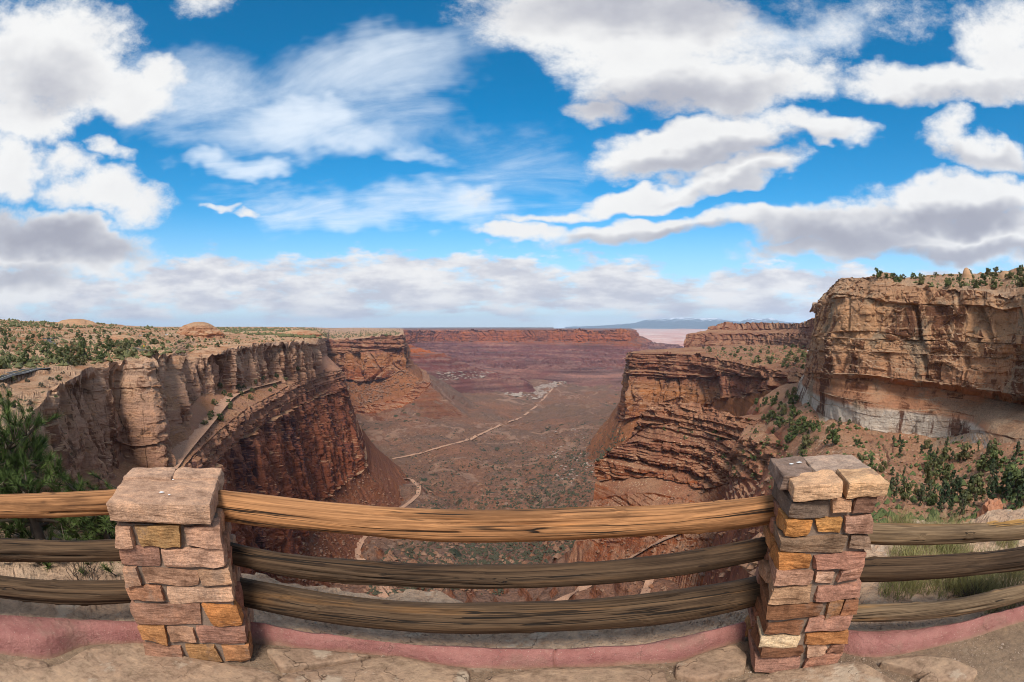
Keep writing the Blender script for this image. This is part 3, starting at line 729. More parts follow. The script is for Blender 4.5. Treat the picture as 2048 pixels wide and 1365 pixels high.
# layered nose between the spur and the scree bench
loft('ledge_nose', [
    [(1478, 'z', 380, -84), (1500, 'z', 372, -66), (1550, 'z', 345, -60), (1612, 'z', 300, -54), (1665, 'z', 270, -48), (1735, 'z', 225, -42), (1800, 'z', 190, -36)],
    [(1468, 902, 322), (1484, 877, 302), (1535, 888, 272), (1600, 898, 242), (1650, 906, 216), (1720, 934, 176), (1790, 962, 150)],
    [(1466, 922, 318), (1482, 912, 297), (1533, 922, 266), (1598, 928, 236), (1648, 934, 211), (1718, 958, 172), (1788, 984, 147)],
    [(1462, 955, 312), (1478, 955, 288), (1530, 960, 256), (1596, 962, 226), (1645, 966, 202), (1716, 984, 166), (1786, 1006, 142)],
    [(1440, 1015, 290), (1465, 1020, 262), (1525, 1025, 228), (1596, 1025, 198), (1648, 1025, 178), (1722, 1040, 146), (1795, 1050, 126)],
    [(1420, 'z', 250, -190), (1450, 'z', 215, -160), (1520, 'z', 180, -130), (1600, 'z', 150, -100), (1660, 'z', 130, -84), (1740, 'z', 105, -62), (1810, 'z', 90, -46)],
], 260, [30, 50, 50, 40, 40], [style(lump=1.6, ll=16, fb=.6, lf=8, terr=2.5), style(layer=4.5, lz=3, block=3.5, lb=8, lzb=5, crack=1.5, cw=.1, fb=1.2, lf=9, chip=1, lc=8), style(layer=4, lz=3.4, block=3, lb=9, lzb=6, crack=2, cw=.1, fb=1.2, lf=9, chip=1, lc=8),
     style(lump=2, ll=12, gully=1.5, lg=12, terr=3, fb=.6, lf=6), style(lump=2.5, ll=14, gully=2, lg=14)], LEDGE, 97, ref=1, mats=[LEDGE, BENCH], segmat=[1, 0, 0, 1, 1],
    label='layered red nose of rock below the scree bench')

# ------------------------------------------------------------------ ground surfaces from levelled points
def rbf_field(name, ctrl, az0, az1, d0, d1, na, nd, mat, seed, lumps, label, terr=0, smooth=True):
    C = np.array([pt(c) for c in ctrl])
    def co(a, d): return np.stack([a * 57.3 / 9.0, np.log(d) * 3.2], -1)
    A = co(C[:, 0], C[:, 1])
    K = np.linalg.norm(A[:, None] - A[None], axis=-1)
    n = len(A)
    M = np.zeros((n + 3, n + 3)); M[:n, :n] = K - np.eye(n) * .02; M[:n, n] = 1; M[:n, n + 1:] = A; M[n, :n] = 1; M[n + 1:, :n] = A.T
    w = np.linalg.solve(M, np.concatenate([C[:, 2], [0, 0, 0]]))
    az = np.radians(np.linspace(az0, az1, na)); d = np.exp(np.linspace(math.log(d1), math.log(d0), nd))
    AA, DD = np.meshgrid(az, d)
    q = co(AA.ravel(), DD.ravel())
    z = np.zeros(len(q))
    for k in range(n): z += w[k] * np.linalg.norm(q - A[k], axis=1)
    z += w[n] + q @ w[n + 1:]
    z = z.reshape(AA.shape)
    P = np.stack([np.sin(AA) * DD, np.cos(AA) * DD, z], -1)
    for (amp, L, kind, dmin, dmax) in lumps:
        pp = np.stack([P[..., 0] / L, P[..., 1] / L, np.full(AA.shape, seed * 1.7)], -1)
        v = fbm(pp, 5, seed) if kind == 'f' else -np.clip(ridged(pp, 4, seed + 5), 0, 1) ** 3 * 1.5
        z = z + amp * v * sstep(DD, dmin * .8, dmin) * (1 - sstep(DD, dmax, dmax * 1.4))
    if terr:
        st = terr
        zz = (z + 3 * fbm(P / 240.0, 3, seed + 9)) / st; k = np.floor(zz); f = zz - k
        edge = sstep(f, .55, .98); mod = np.clip(.5 + 1.2 * fbm(P / 420.0, 3, seed + 19), 0, 1)
        z = z * (1 - mod * .8) + (z - zz * st + (k + edge) * st) * mod * .8
    P[..., 2] = z
    return mesh_grid(name, P, mat, smooth=smooth, label=label)

rbf_field('canyon_floor', [
    # below the dark wall, clockwise
    (600, 'z', 430, -232), (700, 'z', 480, -245), (780, 'z', 700, -262), (850, 'z', 860, -280), (740, 'z', 1000, -268), (700, 'z', 1400, -300),
    (840, 965, 860), (800, 1000, 640), (735, 1075, 450), (715, 1110, 415), (765, 1200, 325), (640, 1190, 300), (560, 1150, 300),
    (1024, 1000, 790), (1024, 1100, 540), (1024, 1200, 385), (900, 1200, 350), (900, 1080, 560), (900, 1000, 770),
    (740, 922, 1180), (830, 910, 1230), (900, 890, 1300), (1000, 850, 1620), (1050, 832, 1820), (1085, 800, 2240), (1125, 762, 3100), (1000, 900, 1250), (1000, 950, 980),
    (1150, 880, 1250), (1180, 930, 900), (1130, 960, 830), (1160, 1000, 590), (1150, 1080, 440), (1200, 1100, 395), (1290, 1150, 300), (1340, 1070, 380), (1150, 1200, 330), (1280, 1195, 270),
    (1160, 830, 1750), (1200, 800, 2200), (1240, 770, 2900), (1200, 750, 3600), (1024, 746, 3700), (900, 757, 2900), (900, 790, 2150), (820, 830, 1700), (960, 775, 2500),
    (700, 'z', 3000, -320), (500, 'z', 1500, -300), (400, 'z', 600, -240), (1300, 'z', 3000, -330), (1400, 'z', 900, -220), (1400, 'z', 3000, -330), (1024, 'z', 6000, -345), (700, 'z', 6000, -345), (1400, 'z', 6000, -345),
    (300, 'z', 150, -190), (700, 'z', 150, -175), (1024, 'z', 150, -170), (1300, 'z', 150, -150), (1450, 'z', 150, -130), (1400, 'z', 400, -190),
], -50, 32, 120, 6500, 390, 480, FLOOR, 5, [(16, 300, 'f', 700, 1e5), (6, 60, 'f', 150, 1e5), (14, 170, 'r', 300, 4000), (5, 55, 'r', 300, 2500), (2.6, 18, 'f', 100, 1500), (16, 480, 'r', 1800, 1e5)],
    'broad brown canyon floor with gullies and low ledges', terr=11.0)

rbf_field('right_bench', [
    (1598, 770, 480), (1594, 796, 340), (1652, 838, 262), (1730, 860, 238), (1806, 876, 232), (1882, 880, 224), (1940, 866, 212), (2000, 876, 174), (2060, 888, 150), (2200, 905, 118),
    (1540, 850, 320), (1500, 870, 330), (1520, 790, 470), (1560, 785, 480), (1620, 880, 235), (1660, 890, 205), (1700, 930, 165), (1620, 905, 212), (1560, 900, 255), (1800, 950, 140), (1900, 940, 145), (1980, 960, 118), (2048, 950, 100),
    (1760, 985, 110), (1850, 1010, 92), (1950, 1020, 84), (2048, 1030, 60), (2200, 1000, 50),
    (1790, 1060, 60), (1900, 1080, 52), (2048, 1100, 34), (1700, 1050, 80), (1640, 1000, 130), (1560, 1000, 180), (1500, 985, 240),
    (1500, 1080, 120), (1490, 1200, 75), (1560, 1150, 70), (1700, 1150, 42), (1900, 1150, 24), (1420, 'z', 330, -240), (1400, 'z', 240, -240), (1400, 'z', 150, -230), (1400, 'z', 80, -190), (1400, 'z', 40, -120), (1400, 'z', 16, -60), (1600, 'z', 30, -26), (1700, 'z', 16, -12), (2000, 'z', 14, -8), (1400, 'z', 440, -220), (1400, 'z', 560, -220),
    (1500, 'z', 560, -80), (1640, 'z', 600, -40), (2000, 'z', 330, -42), (2300, 'z', 330, -30), (2300, 'z', 60, -15), (2300, 'z', 14, -8), (2300, 'z', 30, -12), (2500, 'z', 14, -8), (2500, 'z', 60, -14), (2500, 'z', 400, -20),
], 20, 76, 12, 560, 370, 290, BENCH, 7, [(2.2, 26, 'f', 60, 1e5), (.9, 7, 'f', 25, 1e5), (2.5, 40, 'r', 80, 1e5), (.35, 2.2, 'f', 10, 160)],
    'tree dotted scree bench below the golden cliff', terr=5, smooth=True)
# ================================================================== the overlook: fence, pillars, kerb, paving
def lin3(c):
    c = (c[0] * .97, c[1] * .965, c[2] * .90)
    return tuple(((v / 255 + .055) / 1.035) ** 2.4 if v / 255 > .04045 else v / 255 / 12.92 for v in c)


def link(o, parent=None):
    scene.collection.objects.link(o)
    if parent is not None: o.parent = parent
    return o


def from_py(name, verts, faces, mat, parent=None, smooth=True):
    me = bpy.data.meshes.new(name)
    me.from_pydata([tuple(v) for v in verts], [], [tuple(f) for f in faces])
    if smooth: me.polygons.foreach_set('use_smooth', np.ones(len(me.polygons), bool))
    me.materials.append(mat); me.update()
    return link(bpy.data.objects.new(name, me), parent)


def tag(o, label, cat=None, group=None, kind=None):
    if label: o['label'] = label
    if cat: o['category'] = cat
    if group: o['group'] = group
    if kind: o['kind'] = kind
    return o


def empty(name, loc, rz=0.0):
    o = bpy.data.objects.new(name, None); o.location = loc; o.rotation_euler = (0, 0, rz)
    o.empty_display_size = .2
    return link(o)


def on_line(px, py, A, B):
    """point where the view through a pixel meets the upright plane over the line A-B"""
    d = ray(px, py); n = Vector((B[1] - A[1], -(B[0] - A[0]), 0))
    t = (Vector((A[0], A[1], 0)).dot(n)) / d.dot(n)
    return d * t + Vector((0, 0, EYE))


def at_z(px, py, z):
    d = ray(px, py); t = (z - EYE) / d.z
    return d * t + Vector((0, 0, EYE))


# ---- materials
def stone_mat():
    m, nt = newmat('cut_sandstone')
    tc = nt.new('ShaderNodeTexCoord').outputs['Object']
    oi = nt.new('ShaderNodeObjectInfo'); col = oi.outputs['Color']
    off = nt.vm('ADD', tc, nt.comb(nt.m('MULTIPLY', oi.outputs['Random'], 37), nt.m('MULTIPLY', oi.outputs['Random'], 11), 0))
    n1 = nt.noise(off, 9, 6, .6); n2 = nt.noise(nt.vm('MULTIPLY', off, (1, 1, 5)), 16, 5, .65); n3 = nt.noise(off, 70, 4, .7)
    c = nt.mix(1, col, nt.ramp(n1, [(.28, (.48, .44, .42)), (.5, (1, 1, 1)), (.72, (1.4, 1.32, 1.22))]), 'MULTIPLY')
    c = nt.mix(.6, c, nt.mix(1, c, nt.ramp(n2, [(.3, (.66, .60, .58)), (.5, (1, 1, 1)), (.7, (1.2, 1.18, 1.15))]), 'MULTIPLY'))
    c = nt.mix(.5, c, nt.mix(1, c, nt.ramp(n3, [(.3, (.45, .44, .43)), (.6, (1.22, 1.2, 1.18))]), 'MULTIPLY'))
    n4 = nt.noise(off, 210, 3, .7)
    c = nt.mix(.6, c, nt.mix(1, c, nt.ramp(n4, [(.35, (.62, .6, .58)), (.62, (1.25, 1.23, 1.2))]), 'MULTIPLY'))
    c = nt.mix(nt.m('MULTIPLY', nt.ss(nt.noise(off, 6, 7, .72), .54, .66), .6), c, (.22, .145, .105))
    h = nt.m('ADD', nt.m('MULTIPLY', n2, .8), nt.m('MULTIPLY_ADD', n3, .25, n1))
    finish(nt, c, .9, nt.bump(h, .9, .014), .12)
    return m


def mortar_mat():
    m, nt = newmat('brown_mortar')
    tc = nt.new('ShaderNodeTexCoord').outputs['Object']
    n = nt.noise(tc, 120, 4, .7); n1 = nt.noise(tc, 12, 4, .6)
    c = nt.mix(n, (.15, .105, .078), (.32, .23, .165)); c = nt.mix(nt.m('MULTIPLY', n1, .5), c, (.23, .15, .11))
    finish(nt, c, .95, nt.bump(n, .7, .008), .1)
    return m


def wood_mat():
    m, nt = newmat('weathered_log_wood')
    tc = nt.new('ShaderNodeTexCoord').outputs['Object']
    oi = nt.new('ShaderNodeObjectInfo'); tint = oi.outputs['Color']; rnd = oi.outputs['Random']
    v = nt.vm('ADD', tc, nt.comb(nt.m('MULTIPLY', rnd, 31), nt.m('MULTIPLY', rnd, 7), 0))
    warp = nt.vm('ADD', v, nt.vm('SCALE', nt.noise(nt.vm('MULTIPLY', v, (1.6, 4, 4)), 1, 3, .5, color=True), scale=.022))
    grain = nt.noise(nt.vm('MULTIPLY', warp, (.9, 80, 80)), 1, 6, .66)
    fine = nt.noise(nt.vm('MULTIPLY', warp, (2.2, 300, 300)), 1, 3, .6)
    blotch = nt.noise(nt.vm('MULTIPLY', v, (1.1, 9, 9)), 1, 6, .68)
    band = nt.noise(nt.vm('MULTIPLY', v, (.8, 14, 14)), 1, 4, .6)
    c = nt.mix(1, tint, nt.ramp(grain, [(.28, (.20, .16, .14)), (.42, (.7, .66, .62)), (.56, (1.1, 1.08, 1.05)), (.72, (1.6, 1.5, 1.35))]), 'MULTIPLY')
    c = nt.mix(nt.m('MULTIPLY', nt.ss(blotch, .48, .66), .75), c, nt.mix(1, c, (.36, .34, .34), 'MULTIPLY'))
    c = nt.mix(nt.m('MULTIPLY', nt.ss(band, .56, .72), .7), c, nt.mix(1, c, (1.7, 1.35, .85), 'MULTIPLY'))
    crack = nt.m('MULTIPLY', nt.ss(nt.m('ABSOLUTE', nt.m('SUBTRACT', nt.noise(nt.vm('MULTIPLY', warp, (.3, 30, 30)), 1, 2, .5), .5)), .022, .008), nt.ss(nt.noise(nt.vm('MULTIPLY', v, (.6, 16, 16)), 1, 2, .5), .47, .56))
    c = nt.mix(nt.m('MULTIPLY', crack, .92), c, (.012, .009, .007))
    c = nt.mix(.4, c, nt.mix(1, c, nt.ramp(fine, [(.3, (.5, .5, .5)), (.65, (1.25, 1.25, 1.25))]), 'MULTIPLY'))
    # knots
    kn = nt.voro(nt.vm('MULTIPLY', v, (2.6, 9, 9)), 1, 'F1')
    c = nt.mix(nt.ss(kn, .11, .06), c, (.035, .02, .012))
    h = nt.m('SUBTRACT', nt.m('MULTIPLY_ADD', fine, .35, grain), nt.m('MULTIPLY', crack, 1.2))
    finish(nt, c, .8, nt.bump(h, .7, .009), .2)
    return m


def kerb_mat():
    m, nt = newmat('pink_painted_concrete')
    tc = nt.new('ShaderNodeTexCoord').outputs['Object']
    n = nt.noise(tc, 160, 3, .7); n1 = nt.noise(tc, 6, 6, .65); n2 = nt.noise(tc, 25, 5, .6)
    c = nt.mix(nt.ss(n1, .3, .7), (.295, .113, .095), (.405, .18, .148))
    c = nt.mix(nt.m('MULTIPLY', nt.ss(nt.noise(tc, 3.5, 7, .7), .52, .66), .55), c, (.30, .17, .125))
    c = nt.mix(nt.m('MULTIPLY', nt.ss(nt.voro(tc, 45, 'F1'), .16, .08), .6), c, (.5, .36, .28))
    c = nt.mix(nt.m('MULTIPLY', nt.ss(n2, .55, .75), .5), c, (.45, .25, .19))
    c = nt.mix(.5, c, nt.mix(1, c, nt.ramp(n, [(.3, (.7, .7, .7)), (.65, (1.15, 1.15, 1.15))]), 'MULTIPLY'))
    ck = nt.voro(nt.vm('ADD', tc, nt.vm('SCALE', nt.noise(tc, 5, 4, .6, color=True), scale=.25)), 1.1, 'DISTANCE_TO_EDGE')
    c = nt.mix(nt.m('MULTIPLY', nt.ss(ck, .005, .0015), .4), c, (.14, .07, .06))
    _, _, z = nt.sep(tc)
    c = nt.mix(nt.m('MULTIPLY', nt.ss(nt.m('ADD', z, nt.m('MULTIPLY', n2, .03)), .035, .0), .7), c, (.33, .20, .13))
    finish(nt, c, .85, nt.bump(nt.m('ADD', n, nt.m('MULTIPLY', n2, 2.5)), .8, .01), .2)
    return m


def ground_mat(name, base, base2, light, grit=(.30, .24, .18), s=1.0, gv=.6, bs=.6, cracks=0):
    m, nt = newmat(name)
    p = nt.new('ShaderNodeNewGeometry').outputs['Position']
    n = nt.noise(p, 3 * s, 7, .65); n1 = nt.noise(p, 30 * s, 5, .7); v = nt.voro(p, 75 * s, 'F1')
    c = nt.mix(nt.ss(n, .35, .65), base, base2)
    c = nt.mix(1, c, nt.ramp(n1, [(.3, (.6, .58, .56)), (.5, (1, 1, 1)), (.7, (1.3, 1.27, 1.22))]), 'MULTIPLY')
    c = nt.mix(nt.m('MULTIPLY', nt.ss(v, .3, .12), gv), c, grit)
    c = nt.mix(nt.m('MULTIPLY', nt.ss(nt.noise(p, 6 * s, 6, .65), .56, .64), .7), c, light)
    h = nt.m('ADD', nt.m('MULTIPLY', nt.ss(v, .45, .1), gv), nt.m('ADD', n1, n))
    if cracks:
        ck = nt.voro(nt.vm('ADD', p, nt.vm('SCALE', nt.noise(p, 3, 4, .6, color=True), scale=.5)), cracks, 'DISTANCE_TO_EDGE')
        cm = nt.m('MULTIPLY', nt.ss(ck, .009, .002), nt.ss(n, .46, .6))
        c = nt.mix(nt.m('MULTIPLY', cm, .65), c, (.11, .07, .045)); h = nt.m('SUBTRACT', h, cm)
    finish(nt, c, .95, nt.bump(h, bs, .015 / s), .1)
    return m


STONE, MORTAR, WOOD, KERB = stone_mat(), mortar_mat(), wood_mat(), kerb_mat()
GRAVEL = ground_mat('gritty_sand', (.27, .185, .12), (.20, .135, .09), (.33, .24, .165))
SLAB = ground_mat('paving_sandstone', (.40, .27, .175), (.30, .19, .125), (.50, .385, .275), (.33, .24, .17), .55, .0, .7, 2.2)
RIMROCK = ground_mat('rim_sandstone', (.48, .325, .215), (.38, .235, .15), (.56, .43, .31), (.38, .26, .17), .5, .25, .7, 3.0)
WHITE = newmat('bird_lime')[0]
finish(NT(WHITE.node_tree), (.75, .74, .72), .8)

# ---- one rough block from 8 corners
_cube = None
def _unit(cuts):
    bm = bmesh.new(); bmesh.ops.create_cube(bm, size=2)
    bmesh.ops.subdivide_edges(bm, edges=bm.edges[:], cuts=cuts, use_grid_fill=True)
    bm.verts.index_update()
    V = np.array([v.co[:] for v in bm.verts]); F = [[v.index for v in f.verts] for f in bm.faces]
    bm.free(); return V, F
UNIT = {c: _unit(c) for c in (4, 7)}


def block(name, parent, lo, hi, color, seed, skew=.012, rough=.006, rnd=.16, cuts=4, jit=None, strata=1.0, label=None):
    V, F = UNIT[cuts]
    rg = np.random.RandomState(seed)
    lo, hi = np.array(lo, float), np.array(hi, float)
    c, h = (lo + hi) / 2, (hi - lo) / 2
    # rounded box: corners pulled in with a fixed radius
    rad = min(h) * rnd * 1.6
    inner = np.maximum(h - rad, h * .2)
    p = V * h
    q = np.clip(p, -inner, inner); dlt = p - q; L = np.linalg.norm(dlt, axis=1, keepdims=True)
    p = q + np.where(L > 1e-9, dlt / np.maximum(L, 1e-9) * np.minimum(L, rad), 0)
    # skewed corners
    J = rg.uniform(-1, 1, (2, 2, 2, 3)) * skew
    if jit is not None: J += np.asarray(jit)
    t = (V + 1) / 2
    for a in (0, 1):
        for b in (0, 1):
            for e in (0, 1):
                w = (t[:, 0] if a else 1 - t[:, 0]) * (t[:, 1] if b else 1 - t[:, 1]) * (t[:, 2] if e else 1 - t[:, 2])
                p += w[:, None] * J[a, b, e]
    n = V / np.linalg.norm(V, axis=1, keepdims=True)
    w = c + p
    ns = fbm(w / .09 + seed * 3.1, 3, seed) * rough * 1.3 + fbm(np.stack([w[:, 0] / .12, w[:, 1] / .12, w[:, 2] / .018], 1) + seed, 2, seed + 7) * rough * .8 * strata
    # chipped facets
    fac = np.floor(fbm(w / .07 + seed, 2, seed + 3) * 3) / 3
    p += n * (ns + fac * rough * .7)[:, None]
    o = from_py(name, p, F, STONE, parent, smooth=False)
    o.location = Vector(c)
    lum_ = sum(color) / 3; color = tuple(v_ * .86 + lum_ * .14 for v_ in color)
    o.color = (*lin3(color), 1)
    if label: o['label'] = label
    return o


PK, TN, MV, OR, BR, GR = (184, 138, 116), (168, 128, 92), (160, 114, 96), (188, 122, 76), (146, 100, 80), (136, 108, 92)


def pillar(name, loc, rz, w, d, courses, top, batter, label, seed, side_cols):
    """courses: (z0, z1, [(u0, u1, colour)], wrap_right, wrap_left) with u across the front face"""
    root = empty(name, loc, rz)
    tag(root, label, 'pillar', 'stone fence pillars')
    rg = random.Random(seed)
    zt = courses[-1][1]
    def ext(z):                       # the shaft is a little wider at the foot
        return batter * (1 - z / zt)
    # mortar core
    vs, fs = [], []
    nz = 14
    for k in range(nz + 1):
        z = -.06 + (zt + .05) * k / nz; e = ext(max(z, 0)) - .014
        for (x, y) in ((-w / 2 - e, 0 - e), (w / 2 + e, 0 - e), (w / 2 + e, d + e), (-w / 2 - e, d + e)):
            vs.append((x, y, z))
    for k in range(nz):
        for j in range(4):
            fs.append((4 * k + j, 4 * k + (j + 1) % 4, 4 * k + 4 + (j + 1) % 4, 4 * k + 4 + j))
    fs.append((4 * nz, 4 * nz + 1, 4 * nz + 2, 4 * nz + 3))
    from_py('mortar_core', vs, fs, MORTAR, root, smooth=False)
    k = seed * 100
    for (z0, z1, stones, wr, wl) in courses:
        e = ext((z0 + z1) / 2)
        X = lambda u: -w / 2 - e + u * (w + 2 * e)
        for i, (u0, u1, col) in enumerate(stones):
            k += 1
            pr = rg.uniform(.006, .022)
            depth = .13 + rg.uniform(0, .06)
            x0, x1 = X(u0), X(u1)
            if u1 > .985: depth = wr * d; x1 += rg.uniform(.004, .018)
            if u0 < .015: depth = wl * d; x0 -= rg.uniform(.004, .018)
            block('stone', root, (x0 + .004, -e - pr, z0 + .005), (x1 - .004, -e - pr + depth, z1 - .005), col, k, skew=.014, rnd=.075, rough=.0095)
        # sides
        for sx, wrp in ((1, wr), (-1, wl)):
            y = wrp * d + .012 - e
            while y < d - .05:
                L = rg.uniform(.14, .26)
                y1 = min(y + L, d + e)
                if d + e - y1 < .08: y1 = d + e
                k += 1
                pr = rg.uniform(.004, .02)
                xo = sx * (w / 2 + e + pr); xi = sx * (w / 2 + e - .11)
                zz0, zz1 = z0 + rg.uniform(.003, .012), z1 - rg.uniform(.003, .012)
                block('stone', root, (min(xo, xi), y, zz0), (max(xo, xi), y1 - .012, zz1), rg.choice(side_cols), k, skew=.01)
                y = y1
        # back
        x = -w / 2 - e + .1
        while x < w / 2 + e - .12:
            x1 = min(x + rg.uniform(.16, .28), w / 2 + e - .1); k += 1
            block('stone', root, (x, d + e - .1, z0 + .006), (x1 - .012, d + e + rg.uniform(.004, .02), z1 - .006), rg.choice(side_cols), k, skew=.01)
            x = x1
    for (lo, hi, col, jit, nm) in top:
        k += 1
        block(nm, root, lo, hi, col, k, skew=.010, rough=.007, cuts=7, jit=jit, rnd=.14)
    return root


# left pillar: seven courses under one broad slab
LC = [(0.0, .118, [(0, .39, MV), (.41, .73, (180, 130, 88)), (.735, 1, (176, 120, 84))], .35, .3),
      (.118, .232, [(0, .265, (186, 126, 82)), (.29, .57, PK), (.575, 1, (158, 112, 100))], .42, .25),
      (.232, .362, [(0, .67, (158, 114, 98)), (.71, 1, (192, 124, 74))], .28, .3),
      (.362, .462, [(0, .35, (184, 128, 102)), (.385, 1, (194, 152, 132))], .35, .28),
      (.462, .562, [(0, .155, PK), (.17, .715, (172, 128, 108)), (.73, 1, (190, 146, 122))], .3, .25),
      (.562, .676, [(0, .38, (156, 112, 100)), (.43, 1, (192, 146, 128))], .3, .3),
      (.676, .795, [(0, .185, (190, 144, 124)), (.2, .655, (166, 124, 84)), (.67, 1, (184, 138, 120))], .35, .25)]
LT = [((-.30, -.045, .812), (.262, .44, .918), (188, 146, 126), None, 'cap_slab'),
      ((-.30, .33, .845), (-.015, .54, .934), (188, 148, 130), None, 'cap_slab'),
      ((-.008, .37, .84), (.27, .55, .930), (190, 148, 128), None, 'cap_slab')]
pl = pillar('stone_post', (-1.625, 1.915, 0), R(25), .55, .48, LC, LT, .032,
            'stout square pillar of pinkish sandstone blocks under one broad cap slab', 3, [PK, MV, (190, 122, 100), (170, 108, 92), (176, 130, 112)])
# right pillar: ten thin courses, dark and tan slabs on top
RC = [(0.0, .10, [(0, .52, (164, 116, 104)), (.55, 1, (168, 116, 100))], .4, .7),
      (.10, .165, [(0, .5, (130, 86, 66)), (.53, .8, (186, 142, 122)), (.82, 1, (170, 118, 100))], .4, .6),
      (.165, .245, [(0, .46, (214, 184, 156)), (.48, 1, (190, 124, 78))], .3, .5),
      (.245, .325, [(0, .44, (132, 86, 64)), (.46, 1, (172, 120, 106))], .5, .75),
      (.325, .43, [(0, .62, (136, 90, 66)), (.65, .83, (168, 116, 82)), (.85, 1, (140, 92, 70))], .3, .7),
      (.43, .515, [(0, .44, (176, 134, 108)), (.46, 1, (172, 120, 106))], .45, .35),
      (.515, .60, [(0, .40, (178, 130, 112)), (.43, .68, (202, 156, 138)), (.70, 1, (172, 122, 108))], .4, .6),
      (.60, .69, [(0, .34, (194, 126, 74)), (.37, 1, (170, 116, 102))], .35, .45),
      (.69, .775, [(0, .74, (144, 114, 96)), (.77, 1, (142, 112, 98))], .5, .5),
      (.775, .872, [(0, .27, (194, 128, 72)), (.32, .62, (198, 138, 82)), (.65, 1, (182, 134, 118))], .4, .35),
      (.872, .955, [(0, .44, (112, 92, 84)), (.47, .70, (206, 154, 124)), (.72, 1, (140, 100, 86))], .4, .8)]
RT = [((-.245, .10, .965), (-.06, .50, 1.035), (138, 113, 106), None, 'cap_slab'),
      ((-.05, .20, .968), (.255, .52, 1.03), (176, 148, 138), None, 'cap_slab'),
      ((-.215, -.045, .962), (.035, .17, 1.035), (206, 160, 130), None, 'cap_slab'),
      ((.06, -.035, .962), (.27, .215, 1.035), (208, 162, 128), None, 'cap_slab')]
pr_ = pillar('stone_post', (1.428, 1.905, 0), R(-17), .435, .46, RC, RT, .02,
             'slim pillar of thin mixed orange, tan and brown stones beside grass', 8, [PK, MV, (150, 100, 84), (190, 128, 84), (172, 118, 104)])
for root, spots in ((pl, [(-.02, .12, .915, .016), (.03, .08, .914, .007), (.0, .34, .917, .006)]), (pr_, [(-.15, .33, 1.032, .014), (-.10, .36, 1.032, .016)])):
    caps = [c_ for c_ in root.children if c_.name.startswith('cap_slab')]
    ci = 0
    for i, (x, y, z, r) in enumerate(spots):
        n = 9
        vs = [(r * (1 + .25 * math.sin(3 * j + i)) * math.cos(j / n * 6.283), r * .6 * (1 + .3 * math.cos(2 * j + i)) * math.sin(j / n * 6.283), 0) for j in range(n)] + [(0, 0, .004)]
        o = from_py('bird_dropping', vs, [(j, (j + 1) % n, n) for j in range(n)], WHITE, caps[ci]); o.location = Vector((x, y, z + .0015)) - caps[ci].location

# ---- logs
def log(name, A, B, rA, rB, color, label, seed, bend=(0, 0), nx=150, na=48, splits=3, cat='fence rail'):
    A, B = Vector(A), Vector(B)
    L = (B - A).length
    rg = np.random.RandomState(seed)
    x = np.linspace(0, 1, nx); th = np.linspace(0, 2 * math.pi, na, endpoint=False)
    Xg, T = np.meshgrid(x, th, indexing='ij')
    r = rA + (rB - rA) * Xg
    lx = Xg * L
    r = r * (1 + .14 * perlin(np.stack([lx * 1.4 + seed, lx * 0, lx * 0], -1), seed))
    r = r + .008 * fbm(np.stack([lx * 1.1, np.cos(T) * 1.2, np.sin(T) * 1.2 + seed], -1), 3, seed)
    tw = T + lx * rg.uniform(-.12, .12)
    r = r - .0032 * np.clip(ridged(np.stack([lx * .9, np.cos(tw) * 5, np.sin(tw) * 5 + seed], -1), 3, seed + 4), 0, 1) ** 3
    for k in range(splits + 3):       # long drying checks
        t0 = rg.uniform(0, 6.283); x0 = rg.uniform(0, .7); x1 = x0 + rg.uniform(.15, .5)
        path = t0 + .5 * perlin(np.stack([lx * .8 + k * 9, lx * 0, lx * 0], -1), seed + k + 60) + lx * .05
        dd = (T - path + math.pi) % (2 * math.pi) - math.pi
        r = r - .02 * np.exp(-(dd / .07) ** 2) * sstep(Xg, x0, x0 + .06) * (1 - sstep(Xg, x1 - .06, x1))
    for k in range(8):                # knots
        t0 = rg.uniform(0, 6.283); x0 = rg.uniform(.05, .95) * L
        dd = ((T - t0 + math.pi) % (2 * math.pi) - math.pi) * (rA + rB) / 2
        q_ = (dd ** 2 + (lx - x0) ** 2) / .022 ** 2
        r = r + .010 * np.exp(-q_) - .012 * np.exp(-q_ * 6)
    cy = bend[0] * np.sin(x * math.pi) * 1.0 + .03 * perlin(np.stack([x * L * .9, x * 0, x * 0 + seed], -1), seed + 2)
    cz = bend[1] * np.sin(x * math.pi) + .03 * perlin(np.stack([x * L * .9, x * 0 + 5, x * 0 + seed], -1), seed + 3)
    P = np.stack([lx, cy[:, None] + r * np.cos(T), cz[:, None] + r * np.sin(T)], -1).reshape(-1, 3)
    F = []
    for i in range(nx - 1):
        for j in range(na):
            F.append((i * na + j, i * na + (j + 1) % na, (i + 1) * na + (j + 1) % na, (i + 1) * na + j))
    F.append(tuple(range(na))[::-1]); F.append(tuple((nx - 1) * na + j for j in range(na)))
    F[-2] = tuple(range(na - 1, -1, -1))
    o = from_py(name, P, F, WOOD)
    o.location = A
    o.rotation_euler = (B - A).to_track_quat('X', 'Z').to_euler()
    o.color = (*color, 1)
    tag(o, label, cat, 'log rails of the fence')
    return o


